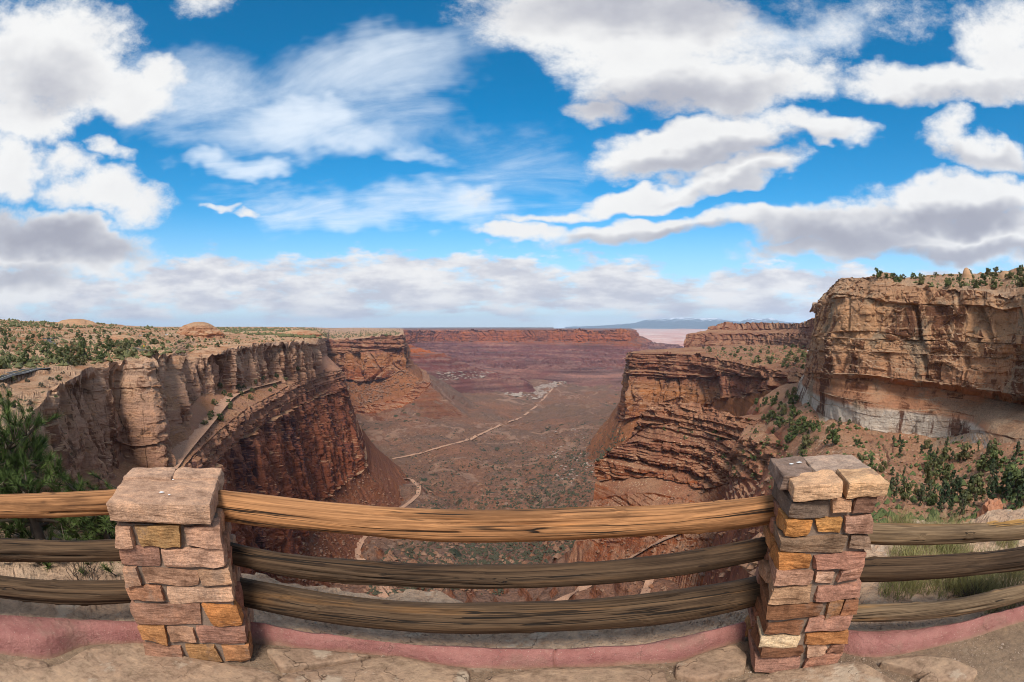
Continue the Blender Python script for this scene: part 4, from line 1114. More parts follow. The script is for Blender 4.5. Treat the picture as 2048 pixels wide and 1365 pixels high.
FL, FR = (-1.95, 2.22), (-3.59, 1.06)      # left bay line
GL, GR = (1.70, 2.12), (3.50, 1.26)        # right bay line
ML, MR = (-1.6, 2.33), (1.6, 2.33)
WTOP, WMID, WLOW = (.40, .19, .08), (.088, .053, .03), (.104, .063, .035)
def rail(pxa, ya0, ya1, pxb, yb0, yb1, line, color, label, seed, exa=.15, exb=.15, **kw):
    """a rail whose upper and lower edges the view meets at two columns, run on into the pillar and past the frame"""
    a0, a1 = on_line(pxa, ya0, *line), on_line(pxa, ya1, *line); b0, b1 = on_line(pxb, yb0, *line), on_line(pxb, yb1, *line)
    a, b = (a0 + a1) / 2, (b0 + b1) / 2
    ra, rb = (a0 - a1).length / 2 * .90, (b0 - b1).length / 2 * .90
    u = (b - a).normalized()
    return log('wooden_rail', a - u * exa, b + u * exb, ra, rb, color, label, seed, **kw)
rail(460, 981, 1043, 1560, 982, 1041, (ML, MR), WTOP, 'thick orange brown top log between the two stone pillars', 1, bend=(0, -.008), splits=4)
rail(475, 1085, 1128, 1535, 1075, 1120, (ML, MR), WMID, 'dark grey brown middle log between the two stone pillars', 2, bend=(0, -.028), splits=3)
rail(500, 1160, 1212, 1500, 1152, 1210, (ML, MR), WLOW, 'cracked and bowed lowest log between the two stone pillars', 3, bend=(0, -.032), splits=4)
rail(0, 990, 1037, 222, 977, 1031, (FL, FR), WTOP, 'orange brown top log in front of the pine, left of the stout pillar', 4, exa=1.2, exb=.2)
rail(0, 1077, 1125, 240, 1076, 1121, (FL, FR), WLOW, 'brown middle log in front of the pine, left of the stout pillar', 5, exa=1.2, exb=.2)
rail(0, 1152, 1195, 260, 1160, 1205, (FL, FR), WLOW, 'lowest dark log above the kerb, left of the stout pillar', 6, exa=1.2, exb=.2)
rt = rail(1757, 1046, 1088, 2048, 1040, 1080, (GL, GR), (.21, .14, .08), 'brown top log with a splintered yellow gash, right of the slim pillar', 7, exa=.25, exb=.9)
rail(1745, 1119, 1165, 2048, 1096, 1146, (GL, GR), WMID, 'dark middle log in front of the grass, right of the slim pillar', 8, exa=.25, exb=.9, bend=(0, .012))
rail(1712, 1207, 1241, 2048, 1164, 1196, (GL, GR), (.20, .135, .08), 'thin bent lowest log below the grass, right of the slim pillar', 9, exa=.25, exb=.9, bend=(0, -.03))
# the gash in the right top log: a few raw splinters
GASH = newmat('raw_split_wood')
_n = GASH[1]; _p = _n.new('ShaderNodeTexCoord').outputs['Object']
finish(_n, _n.mix(_n.noise(_n.vm('MULTIPLY', _p, (6, 90, 90)), 1, 4, .6), (.16, .075, .02), (.62, .36, .13)), .8)
gv, gf = [], []
rgl = np.random.RandomState(4)
for k in range(34):
    x0 = rgl.uniform(.95, 1.35); L_ = rgl.uniform(.08, .24); tt = math.radians(rgl.uniform(55, 105)); r_ = .0575 + rgl.uniform(-.003, .005)
    w_ = rgl.uniform(.02, .06); b0 = len(gv)
    for (dx, dt, dr) in ((0, -w_, -.004), (0, w_, -.004), (L_, w_ * .6, .001), (L_, -w_ * .6, .001), (L_ * .5, 0, .005)):
        # facing the camera side of the log (local -y/+y decided by its run) and the top
        gv.append((x0 + dx, math.cos(tt + dt) * -(r_ + dr) if False else -math.cos(math.pi - (tt + dt)) * (r_ + dr) * -1, math.sin(tt + dt) * (r_ + dr)))
    gf += [(b0, b0 + 1, b0 + 4), (b0 + 1, b0 + 2, b0 + 4), (b0 + 2, b0 + 3, b0 + 4), (b0 + 3, b0, b0 + 4)]
go = from_py('splintered_gash', gv, gf, GASH[0], rt, smooth=False); go['label'] = 'raw yellow splintered gash'

# ---- kerbs
def kerb(pts, label, seed, crack=None):
    """pts: (px, py_front, py_back) where the kerb meets the paving and where its top ends; height about 9 cm"""
    rows = []
    fr = [at_z(px, pf, -.005) for px, pf, pb, h in pts]; bk = [at_z(px, pb, h) for px, pf, pb, h in pts]
    hs_ = [p[3] for p in pts]
    n = len(pts); t = np.linspace(0, n - 1, 40 * n)
    Fp = pchip(np.array([f[:] for f in fr]), t); Bp = pchip(np.array([b[:] for b in bk]), t); H = pchip(np.array(hs_)[:, None], t)[:, 0]
    P = []
    for i in range(len(t)):
        f, b, h = Fp[i], Bp[i], H[i]
        d = (b - f); d[2] = 0; L = max(np.linalg.norm(d), .05); d /= L
        L = max(L, .07)
        prof = [(-.012, -.03), (0, .0), (.004, h * .35), (.012, h * .7), (.022, h * .9), (.042, h), (L * .6, h * 1.03), (L - .02, h), (L, h * .9), (L + .008, h * .5), (L + .01, -.06)]
        P.append([(f[0] + d[0] * a, f[1] + d[1] * a, zz) for a, zz in prof])
    P = np.array(P)
    ns = fbm(P / .16, 4, seed) * .007 + fbm(P / .5, 2, seed + 3) * .012
    P[..., 2] += ns * (P[..., 2] > -.02)
    P[..., 1] += fbm(P / .14 + 9, 3, seed + 5) * .009
    if crack is not None:
        xc = at_z(crack, 1315, .05).x
        w = np.abs(P[..., 0] - xc - .006 * np.sin(P[..., 2] * 160))
        P[..., 2] -= (w < .004) * .02; P[..., 1] += (w < .004) * .012
    nr, nc = P.shape[:2]
    idx = np.arange(nr * nc).reshape(nr, nc)
    F = np.stack([idx[:-1, :-1], idx[1:, :-1], idx[1:, 1:], idx[:-1, 1:]], -1).reshape(-1, 4).tolist()
    F.append(idx[0].tolist()[::-1]); F.append(idx[-1].tolist())
    o = from_py('kerb', P.reshape(-1, 3), F, KERB)
    return tag(o, label, 'kerb', 'pink kerbs under the fence')
kerb([(-260, 1275, 1190, .12), (-100, 1297, 1212, .12), (0, 1306, 1226, .12), (100, 1313, 1234, .12), (170, 1290, 1237, .1), (290, 1284, 1241, .09)], 'tall pink kerb that steps down to the stout pillar', 1)
kerb([(490, 1277, 1240, .08), (540, 1283, 1248, .08), (620, 1300, 1262, .08), (700, 1302, 1275, .08), (780, 1312, 1286, .08), (900, 1332, 1295, .085), (1010, 1336, 1300, .085), (1109, 1334, 1299, .085), (1250, 1327, 1288, .085), (1350, 1322, 1274, .09), (1420, 1300, 1259, .09), (1490, 1276, 1243, .08)],
     'long low pink kerb with a hairline crack between the two pillars', 2, crack=1109)
kerb([(1670, 1300, 1256, .09), (1720, 1312, 1260, .09), (1780, 1312, 1259, .09), (1850, 1298, 1252, .09), (1920, 1280, 1243, .085), (2048, 1240, 1208, .08), (2200, 1190, 1168, .08)], 'pink kerb curving away to the right of the slim pillar', 3)

# ---- ground inside and the rim outside the kerb
azt = np.radians([-180, -120, -90, -75, -60, -48, -38, -20, 0, 18, 28, 36, 45, 55, 75, 90, 120, 180])
edg = np.array([30, 30, 14, 7, 5.6, 4.7, 4.0, 3.3, 2.98, 3.05, 3.3, 3.9, 5.0, 5.6, 7, 14, 30, 30])
inn = np.array([30, 30, 9, 3.6, 3.12, 2.8, 2.62, 2.40, 2.27, 2.38, 2.55, 2.62, 2.8, 3.05, 3.9, 9, 30, 30])
def table(a, v): return np.interp(a, azt, v)
A_ = np.radians(np.linspace(-180, 180, 481))
rr = np.concatenate([[.05], np.linspace(.6, 1.0, 26)])
Pg = np.array([[(math.sin(a) * r * (table(a, inn) + .05), math.cos(a) * r * (table(a, inn) + .05), 0) for a in A_] for r in rr])
Pg[..., 2] = fbm(np.stack([Pg[..., 0] * 2, Pg[..., 1] * 2, Pg[..., 0] * 0], -1), 4, 77) * .012 - .012
gnd = mesh_grid('ground', Pg, GRAVEL, smooth=True, label='gritty sand and gravel paving of the overlook', bvh=True)
Ar = np.radians(np.linspace(-100, 100, 760))
secs = []
for k, (f, dz) in enumerate([(q, 0) for q in np.linspace(0, 1, 30)]):
    secs.append((f, 0.0, -.03 - .05 * f))
drops = [(.05, -.06), (.12, -.16), (.2, -.3), (.3, -.55), (.5, -.9), (.8, -1.5), (1.1, -2.3), (1.6, -3.6), (2.2, -5.5), (3.0, -8.5), (4, -13), (6, -22), (9, -36), (14, -60)]
Pm = []
for f, _, zz in secs: Pm.append([(a, table(a, inn) - .06 + f * (table(a, edg) - table(a, inn) + .06), zz) for a in Ar])
for ex, zz in drops: Pm.append([(a, table(a, edg) + ex, zz - .08) for a in Ar])
Pm = np.array(Pm)
XX = np.stack([np.sin(Pm[..., 0]) * Pm[..., 1], np.cos(Pm[..., 0]) * Pm[..., 1], Pm[..., 2]], -1)
far_ = sstep(Pm[..., 1] - table(Pm[..., 0].ravel(), inn).reshape(Pm.shape[:2]), .02, .5)
lay = np.floor((fbm(XX / .9, 3, 91) + .1) * 5) / 5
XX[..., 2] += far_ * (lay * .09 + fbm(XX / .35, 4, 92) * .05)
rad_ = fbm(XX / .7, 4, 93) * .28 * sstep(np.arange(len(Pm)), 14, 30)[:, None]
XX[..., 0] += np.sin(Pm[..., 0]) * rad_; XX[..., 1] += np.cos(Pm[..., 0]) * rad_
mesh_grid('rim_rock', XX, RIMROCK, smooth=False, label='pale broken rim rock just outside the kerb', bvh=True)

# ---- flagstones let into the grit
def flag(poly, col, seed, extra=()):
    pts = [at_z(px, py, .02) for px, py in poly] + [Vector((x, y, .02)) for x, y in extra]
    c = sum(pts, Vector()) / len(pts)
    n = 64; P2 = np.array([[p.x - c.x, p.y - c.y] for p in pts])
    seglen = np.linalg.norm(np.roll(P2, -1, 0) - P2, axis=1); cum = np.concatenate([[0], np.cumsum(seglen)])
    tq = np.linspace(0, cum[-1], n, endpoint=False)
    ring = np.stack([np.interp(tq, cum, np.append(P2[:, k], P2[0, k])) for k in (0, 1)], 1)
    for _ in range(2): ring = .25 * np.roll(ring, 1, 0) + .5 * ring + .25 * np.roll(ring, -1, 0)
    ring *= (1 + .05 * perlin(np.concatenate([ring * 6, np.full((n, 1), seed)], 1), seed))[:, None]
    V = []
    for s, z in ((1.0, -.05), (1.0, .018), (.99, .028), (.965, .034), (.8, .036), (.6, .037), (.4, .038), (.2, .038)):
        rg_ = ring * s
        zz = z + (fbm(np.concatenate([rg_ * 3 + seed, np.zeros((n, 1))], 1), 4, seed) * .012 if z > .01 else 0)
        V.append(np.concatenate([rg_, np.full((n, 1), 0) + np.reshape(zz, (-1, 1))], 1))
    V = np.concatenate(V + [np.array([[0, 0, .038]])])
    F = []
    for k in range(7):
        for j in range(n): F.append((k * n + j, k * n + (j + 1) % n, (k + 1) * n + (j + 1) % n, (k + 1) * n + j))
    for j in range(n): F.append((7 * n + j, 7 * n + (j + 1) % n, 8 * n))
    o = from_py('flagstone', V, F, SLAB, gnd); o.location = (c.x, c.y, 0)
    return o
flag([(118, 1338), (170, 1297), (290, 1286), (400, 1322), (520, 1336), (585, 1364)], None, 1, [(-1.15, 1.45), (-1.9, .95), (-2.6, .9), (-2.45, 1.2)])
flag([(528, 1300), (610, 1300), (745, 1312), (700, 1322), (560, 1338)], None, 2)
flag([(560, 1352), (700, 1326), (790, 1312), (900, 1335), (945, 1342), (935, 1364)], None, 3, [(-.3, 1.6), (-1.05, 1.5)])
flag([(965, 1362), (1000, 1348), (1090, 1336), (1200, 1336), (1335, 1338), (1330, 1364)], None, 4, [(.75, 1.6), (-.1, 1.6)])
flag([(1352, 1330), (1400, 1312), (1468, 1290), (1495, 1312), (1490, 1340), (1400, 1360), (1350, 1350)], None, 5)
flag([(1480, 1362), (1560, 1345), (1690, 1325), (1730, 1330), (1790, 1364)], None, 6, [(1.9, 1.2), (1.2, 1.4)])
flag([(1755, 1326), (1830, 1312), (1900, 1318), (1960, 1345), (1940, 1364), (1830, 1364)], None, 7, [(2.1, 1.35)])
flag([(-60, 1345), (60, 1318), (105, 1330), (80, 1364)], None, 8, [(-2.75, .8), (-3.0, .9)])

# ---- loose grit: a layer of little stones nobody could count
rgp = np.random.RandomState(12)
base = np.array([[1, 0, 0], [-1, 0, 0], [0, 1, 0], [0, -1, 0], [0, 0, 1], [0, 0, -1]], float)
bf = np.array([[0, 2, 4], [2, 1, 4], [1, 3, 4], [3, 0, 4], [2, 0, 5], [1, 2, 5], [3, 1, 5], [0, 3, 5]])
pv, pf = [], []
cnt = 0
while cnt < 5200:
    a = math.radians(rgp.uniform(-66, 66)); f = rgp.uniform(.80, 1.18)
    r = table(a, inn) * f
    if r > table(a, edg) - .05: continue
    x, y = math.sin(a) * r, math.cos(a) * r
    if perlin(np.array([[x * 2.2, y * 2.2, 3.0]]), 5)[0] < (-.02 if f < 1 else .05): continue
    h = drop(x, y, ('ground', 'rim_rock'), 5)
    if h is None: continue
    s = rgp.choice([.0025, .004, .006, .010], p=[.45, .35, .16, .04]) * rgp.uniform(.7, 1.3)
    M = base * s * rgp.uniform(.6, 1.3, (1, 3)); ang = rgp.uniform(0, 6.28); ca, sa = math.cos(ang), math.sin(ang)
    M = M @ np.array([[ca, sa, 0], [-sa, ca, 0], [0, 0, 1]])
    pv.append(M + np.array([x, y, h[0].z + s * .35])); pf.append(bf + 6 * cnt); cnt += 1
GRIT = ground_mat('grit_stones', (.42, .32, .24), (.26, .17, .12), (.55, .47, .38), s=4)
o = from_py('gravel', np.concatenate(pv), np.concatenate(pf).tolist(), GRIT, smooth=False)
tag(o, 'loose grit and small stones along the kerb', 'gravel', kind='stuff')
# ================================================================== roads, far land, plants and small things
def road_pts(pix, names):
    out = []
    for k in range(len(pix) - 1):
        (x0, y0), (x1, y1) = pix[k], pix[k + 1]
        n = max(2, int(math.hypot(x1 - x0, y1 - y0) / 6))
        for i in range(n):
            h = hit(x0 + (x1 - x0) * i / n, y0 + (y1 - y0) * i / n, names)
            if h: out.append(h[1])
    h = hit(*pix[-1], names)
    if h: out.append(h[1])
    return out


def ribbon(name, pts, width, mat, names, lift=.22, label=None, parent=None, sub=4, offs=(0,), smooth_n=6, across=7, gap=0.0):
    P = np.array([p[:] for p in pts])
    d = np.concatenate([[0], np.cumsum(np.linalg.norm(np.diff(P[:, :2], axis=0), axis=1))])
    keep = np.concatenate([[True], np.diff(d) > 1e-3]); P, d = P[keep], d[keep]
    n = max(8, int(d[-1] / (width * .45)))
    Q = np.stack([np.interp(np.linspace(0, d[-1], n), d, P[:, k]) for k in range(3)], 1)
    for _ in range(smooth_n):
        Q[1:-1] = .25 * Q[:-2] + .5 * Q[1:-1] + .25 * Q[2:]
    T = np.gradient(Q[:, :2], axis=0); T /= np.linalg.norm(T, axis=1, keepdims=True) + 1e-9
    Nn = np.stack([T[:, 1], -T[:, 0]], 1)
    rows = []
    for i in range(n):
        row = []
        c = drop(Q[i, 0], Q[i, 1], names)
        zc = c[0].z if c and abs(c[0].z - Q[i, 2]) < 25 else Q[i, 2]
        for j in np.linspace(-1, 1, across):
            x, y = Q[i, :2] + Nn[i] * j * width / 2
            h = drop(x, y, names)
            z = h[0].z if h and abs(h[0].z - zc) < width * .6 else zc
            row.append((x, y, z))
        rows.append(row)
    W = np.array(rows)
    for _ in range(10): W[1:-1, :, 2] = .5 * W[1:-1, :, 2] + .5 * np.maximum(W[1:-1, :, 2], .25 * W[:-2, :, 2] + .5 * W[1:-1, :, 2] + .25 * W[2:, :, 2])
    m = W[:, :, 2].mean(1, keepdims=True); W[:, :, 2] = np.maximum(W[:, :, 2], m) * .6 + m * .4 + lift
    o = mesh_grid(name, W, mat, smooth=True, label=label, bvh=False, kind=None if parent else 'structure')
    if parent: o.parent = parent
    return o, W


DIRT = ground_mat('pale_dirt_road', (.46, .265, .17), (.41, .225, .145), (.50, .315, .21), s=.05)
ASPH = ground_mat('grey_asphalt', (.085, .08, .078), (.07, .066, .065), (.1, .095, .09), (.11, .1, .1), s=.1)
YEL = newmat('yellow_road_paint'); finish(YEL[1], (.62, .38, .05), .7)
WHT = newmat('white_road_paint'); finish(WHT[1], (.7, .7, .68), .7)
BN = ('left_bench', 'left_plateau')
ribbon('dirt_road', road_pts([(335, 940), (352, 915), (378, 885), (405, 855), (432, 824), (452, 800), (470, 787), (510, 774), (548, 765), (566, 757), (572, 749), (600, 743), (625, 738), (637, 735)], ('left_bench',)), 11, DIRT, ('left_bench',), lift=.4,
       label='pale dirt road running along the left bench')
FLN = ('canyon_floor', 'left_bench')
ribbon('dirt_road', road_pts([(785, 919), (800, 916), (840, 908), (890, 893), (940, 880), (985, 858), (1010, 848), (1046, 834), (1070, 815), (1088, 798), (1104, 779), (1124, 762)], FLN), 10, DIRT, FLN, lift=1.1,
       label='pale dirt road crossing the canyon floor')
ribbon('dirt_road', road_pts([(805, 958), (825, 962), (838, 975), (836, 990), (822, 1004), (800, 1020), (770, 1040), (735, 1072), (716, 1095), (716, 1112), (730, 1135), (750, 1170), (775, 1205)], FLN), 7, DIRT, FLN, lift=.6,
       label='dirt road winding down the scree below the dark wall')
ribbon('dirt_road', road_pts([(740, 1150), (765, 1170), (800, 1205)], FLN), 6, DIRT, FLN, lift=.6, label='lower switchback of the dirt road between the rails')
SP = ('ledge_spur', 'canyon_floor', 'right_bench', 'ledge_nose')
ribbon('dirt_road', road_pts([(1372, 1060), (1330, 1082), (1280, 1106), (1225, 1140), (1170, 1175), (1110, 1210)], SP), 8, DIRT, SP, lift=.6, label='pale road ramp below the right hand ledges')
ribbon('dirt_road', road_pts([(1320, 1130), (1302, 1155), (1286, 1200)], SP), 6, DIRT, SP, lift=.6, label='short pale piece of road near the slim pillar')
PV = ('left_plateau',)
for pix, lab in (([(-60, 778), (-20, 764), (0, 756), (40, 746), (88, 737)], 'grey paved road with yellow lines on the left plateau'),
                 ([(240, 694), (262, 697), (280, 700), (290, 703)], 'short grey bend of the paved road among junipers'),
                 ([(110, 675), (98, 677), (88, 681), (92, 686), (104, 689)], 'far hairpin of the paved road on the plateau')):
    rp = road_pts(pix, PV)
    if len(rp) < 4: continue
    ro, W = ribbon('paved_road', rp, 8.5, ASPH, PV, lift=.22, label=lab, smooth_n=20)
    for off, w_, mt in ((-.03, .02, YEL), (.03, .02, YEL), (-.46, .02, WHT), (.46, .02, WHT)):
        a = W[:, 0] * (.5 - off + w_ / 2) + W[:, -1] * (.5 + off - w_ / 2); b = W[:, 0] * (.5 - off - w_ / 2) + W[:, -1] * (.5 + off + w_ / 2)
        c_ = W.shape[1] // 2
        zc = np.maximum(W[:, :, 2].max(1), 0 * W[:, 0, 2] - 1e9) + .04
        s_ = np.stack([a, b], 1); s_[..., 2] = zc[:, None]
        m_ = mesh_grid('road_marking', s_, mt[0], bvh=False, kind=None); m_.parent = ro

# ---- far land
def polar(name, az0, az1, rows, na, mat, label, amp=0, L=1000, seed=1, smooth=True):
    """rows: (distance, z)"""
    az = np.radians(np.linspace(az0, az1, na))
    P = np.array([[(math.sin(a) * D, math.cos(a) * D, z) for a in az] for D, z in rows])
    if amp: P[..., 2] += amp * fbm(np.stack([P[..., 0] / L, P[..., 1] / L, P[..., 0] * 0], -1), 4, seed)
    return mesh_grid(name, P, mat, smooth=smooth, label=label, bvh=False)
PINK = rock_mat('sunlit_pink_badlands', -340, 0, [(-340, (.50, .24, .19)), (-200, (.62, .36, .30)), (-100, (.68, .52, .45)), (0, (.66, .54, .47))], (.64, .37, .30), (.70, .55, .48), unit=60, varnish=.2, strata=.6, sz=1.2, patchv=.3, patch=(.45, .3, .3), bump=.3, sandlo=.9, sandhi=1.0, warp=30)  # sunlight on the far land is painted in: rock colour made paler
PLAIN = rock_mat('far_plain_earth', -100, 60, [(-100, (.2, .12, .1)), (60, (.2, .13, .11))], (.18, .13, .1), (.12, .11, .08), unit=80, varnish=.2, bump=.2)
polar('far_badlands', 6, 30, [(6600, -420), (8000, -352), (10000, -330), (13000, -300), (17000, -205), (21000, -130), (26000, -60)], 260, PINK, 'sunlit pale pink badlands beyond the mesa', 26, 1400, 3)
polar('far_plain', -100, 4.5, [(8600, -70), (11000, -40), (16000, -25), (30000, -12), (34000, -10)], 120, PLAIN, 'flat land reaching to the horizon', 6, 3000, 4)
MT, mnt = newmat('blue_mountain_snow')
_g = mnt.new('ShaderNodeNewGeometry').outputs['Position']; _x, _y, _z = mnt.sep(_g)
_sn = mnt.noise(mnt.vm('MULTIPLY', _g, (1, 1, 2.0)), .0032, 7, .65)
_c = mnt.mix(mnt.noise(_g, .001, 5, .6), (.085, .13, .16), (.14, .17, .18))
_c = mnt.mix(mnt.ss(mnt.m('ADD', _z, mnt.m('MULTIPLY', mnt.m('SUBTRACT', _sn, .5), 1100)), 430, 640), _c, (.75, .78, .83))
finish(mnt, _c, .9)
mx = np.linspace(1130, 1700, 300)
ridge = np.interp(mx, [1130, 1200, 1262, 1290, 1320, 1340, 1362, 1385, 1412, 1430, 1450, 1480, 1500, 1515, 1530, 1543, 1556, 1575, 1600, 1650, 1700],
                  [658, 656, 652, 645, 641, 640.5, 640, 640, 641, 640.5, 645, 648, 640, 643, 642, 639.5, 645, 649, 651, 655, 658])
rowsM = []
for f in np.linspace(0, 1, 26):
    D = 33000 - 5000 * f
    r = []
    for x_, y_ in zip(mx, ridge):
        a, e = azel(x_, y_)
        zt = EYE + 33000 * math.tan(e) + 120
        z = zt * (1 - f) ** 1.3 - 60 * f
        r.append((math.sin(a) * D, math.cos(a) * D, z))
    rowsM.append(r)
PM_ = np.array(rowsM)
fr = np.linspace(0, 1, 26)[:, None]
PM_[..., 2] += (fbm(PM_ / 1500.0, 5, 8) * 130 - np.abs(fbm(PM_ / 900.0, 4, 18)) * 200 + 50) * (fr * .6 + .35) * (PM_[..., 2] > 30)
mesh_grid('mountains', PM_, MT, smooth=False, label='blue snow capped mountains on the horizon', bvh=False)

# ---- foliage
def leaf_mat(name, c1, c2, c3):
    m, nt = newmat(name)
    p = nt.new('ShaderNodeTexCoord').outputs['Object']; rnd = nt.new('ShaderNodeObjectInfo').outputs['Random']
    n = nt.noise(nt.vm('ADD', p, nt.comb(nt.m('MULTIPLY', rnd, 50), 0, 0)), 1.6, 4, .6)
    c = nt.mix(nt.ss(n, .35, .65), c1, c2)
    c = nt.mix(nt.m('MULTIPLY', nt.ss(rnd, .2, 1), .9), c, c3)
    c = nt.mix(1, c, nt.ramp(nt.noise(p, 14, 2, .5), [(.3, (.6, .6, .6)), (.7, (1.4, 1.4, 1.3))]), 'MULTIPLY')
    finish(nt, c, .75, None, .2)
    return m
JUN = leaf_mat('juniper_foliage', (.05, .066, .022), (.10, .12, .038), (.14, .125, .055))
SAGE = leaf_mat('grey_sage_foliage', (.09, .085, .058), (.14, .13, .09), (.10, .085, .06))
FIR = leaf_mat('dark_conifer_foliage', (.034, .052, .024), (.062, .085, .036), (.095, .10, .05))
PINE = leaf_mat('pine_needles', (.045, .075, .018), (.09, .125, .03), (.075, .10, .026))
SCR = leaf_mat('dusty_scrub', (.05, .052, .03), (.075, .072, .042), (.06, .055, .035))
BARK = newmat('grey_bark')
_p = BARK[1].new('ShaderNodeTexCoord').outputs['Object']
finish(BARK[1], BARK[1].mix(BARK[1].noise(_p, 14, 4, .6), (.06, .042, .03), (.17, .13, .10)), .95)
DEAD = newmat('bleached_twigs'); finish(DEAD[1], (.30, .26, .22), .9)


def tube(path, radii, n=6):
    path = [Vector(p) for p in path]; V, F = [], []
    for i, p in enumerate(path):
        d = (path[min(i + 1, len(path) - 1)] - path[max(i - 1, 0)]).normalized()
        a = d.cross(Vector((.31, .17, .93))).normalized(); b = d.cross(a)
        for j in range(n):
            t = j / n * 6.2832
            V.append(p + (a * math.cos(t) + b * math.sin(t)) * radii[i])
    for i in range(len(path) - 1):
        for j in range(n): F.append((i * n + j, i * n + (j + 1) % n, (i + 1) * n + (j + 1) % n, (i + 1) * n + j))
    F.append(tuple(range(n - 1, -1, -1)))
    return V, F


def merge(parts):
    V, F = [], []
    for v, f in parts:
        b = len(V); V += list(v); F += [tuple(i + b for i in q) for q in f]
    return V, F


def crown(seed, shape, ntri, nclump, leaf):
    """leaf-sized faces in uneven clumps, unit height"""
    rg = np.random.RandomState(seed); C = []
    for k in range(nclump):
        if shape == 'bush':
            h = rg.uniform(.12, .85); w = .52 * math.sqrt(max(.05, 1 - ((h - .38) / .55) ** 2)); r = rg.uniform(.13, .25)
        elif shape == 'fir':
            h = rg.uniform(.10, .95); w = .30 * (1.02 - h) ** .8; r = rg.uniform(.07, .14) * (1.15 - h * .6)
        else:
            h = rg.uniform(.05, .6); w = .55 * math.sqrt(max(.05, 1 - (h / .7) ** 2)); r = rg.uniform(.14, .24)
        a = rg.uniform(0, 6.283); q = w * math.sqrt(rg.uniform(.05, 1))
        C.append((q * math.cos(a), q * math.sin(a), h, r))
    V, F = [], []
    for k in range(ntri):
        cx, cy, cz, r = C[rg.randint(nclump)]
        d = rg.normal(size=3); d /= np.linalg.norm(d)
        p = np.array([cx, cy, cz]) + d * r * rg.uniform(.45, 1.0) * np.array([1, 1, .8])
        if p[2] < .02: p[2] = abs(p[2]) + .02
        u = np.cross(d, rg.normal(size=3)); u /= np.linalg.norm(u) + 1e-9; v = np.cross(d, u) + d * rg.uniform(-.7, .7)
        s = leaf * rg.uniform(.6, 1.4); b = len(V)
        V += [p + u * s, p - u * s * .6 + v * s * .7, p - u * s * .5 - v * s * .8]; F.append((b, b + 1, b + 2))
    return V, F


def make_mesh(name, VF, mat):
    me = bpy.data.meshes.new(name); me.from_pydata([tuple(v) for v in VF[0]], [], [tuple(f) for f in VF[1]])
    me.materials.append(mat); me.update(); return me
def trunk_mesh(seed, h=.5, r=.045):
    rg = random.Random(seed); parts = []
    top = Vector((rg.uniform(-.08, .08), rg.uniform(-.08, .08), h))
    parts.append(tube([(0, 0, -.06), (top.x * .4, top.y * .4, h * .5), top], [r * 1.3, r, r * .5]))
    for k in range(4):
        a = rg.uniform(0, 6.28); z = h * rg.uniform(.3, .9)
        b0 = Vector((top.x * z / h, top.y * z / h, z)); e = b0 + Vector((math.cos(a) * .25, math.sin(a) * .25, rg.uniform(.1, .28)))
        parts.append(tube([b0, (b0 + e) / 2 + Vector((0, 0, .03)), e], [r * .5, r * .35, r * .15], 5))
    return merge(parts)
def solo(cm, tm):       # small shrub: one mesh, foliage on its own stems
    return cm
KINDS = {
    'juniper': [(make_mesh('juniper_crown', crown(s, 'bush', 620, 16, .075), JUN), make_mesh('juniper_trunk', trunk_mesh(s), BARK[0])) for s in range(6)],
    'fir': [(make_mesh('conifer_crown', crown(s + 20, 'fir', 760, 26, .05), FIR), make_mesh('conifer_trunk', trunk_mesh(s + 20, .8, .025), BARK[0])) for s in range(5)],
    'sage': [(make_mesh('sage_crown', crown(s + 40, 'low', 300, 12, .07), SAGE), None) for s in range(4)],
    'small': [(make_mesh('bush_crown', crown(s + 60, 'bush', 150, 9, .13), JUN), None) for s in range(5)],
}
TRNG = random.Random(99)
def plant(name, kind, loc, h, wf, label, cat, group, parts=True):
    cm, tm = TRNG.choice(KINDS[kind])
    sc_ = (h * wf, h * wf, h)
    if parts and tm is not None:
        root = empty(name, loc, TRNG.uniform(0, 6.28)); root.scale = sc_
        c = link(bpy.data.objects.new('crown', cm), root); t = link(bpy.data.objects.new('trunk', tm), root)
    else:
        root = link(bpy.data.objects.new(name, cm)); root.location = loc; root.rotation_euler = (0, 0, TRNG.uniform(0, 6.28)); root.scale = sc_
    tag(root, label, cat, group)
    return root


def inpoly(x, y, poly):
    c = False; j = len(poly) - 1
    for i in range(len(poly)):
        (xi, yi), (xj, yj) = poly[i], poly[j]
        if (yi > y) != (yj > y) and x < (xj - xi) * (y - yi) / (yj - yi) + xi: c = not c
        j = i
    return c


def scatter(poly, n, fn, names=None, nz=.5, mind=9, seed=1, dens=None):
    rg = random.Random(seed); xs = [p[0] for p in poly]; ys = [p[1] for p in poly]
    done, tries = [], 0
    while len(done) < n and tries < n * 60:
        tries += 1
        x, y = rg.uniform(min(xs), max(xs)), rg.uniform(min(ys), max(ys))
        if not inpoly(x, y, poly): continue
        if dens and rg.random() > dens(x, y): continue
        if mind and any(abs(x - a) < mind and abs(y - b) < mind * .7 for a, b in done): continue
        h = hit(x, y, None)
        if h is None or h[2] is None or abs(h[2].z) < nz: continue
        if names and h[3] not in names: continue
        done.append((x, y)); fn(x, y, h, rg)
    return done


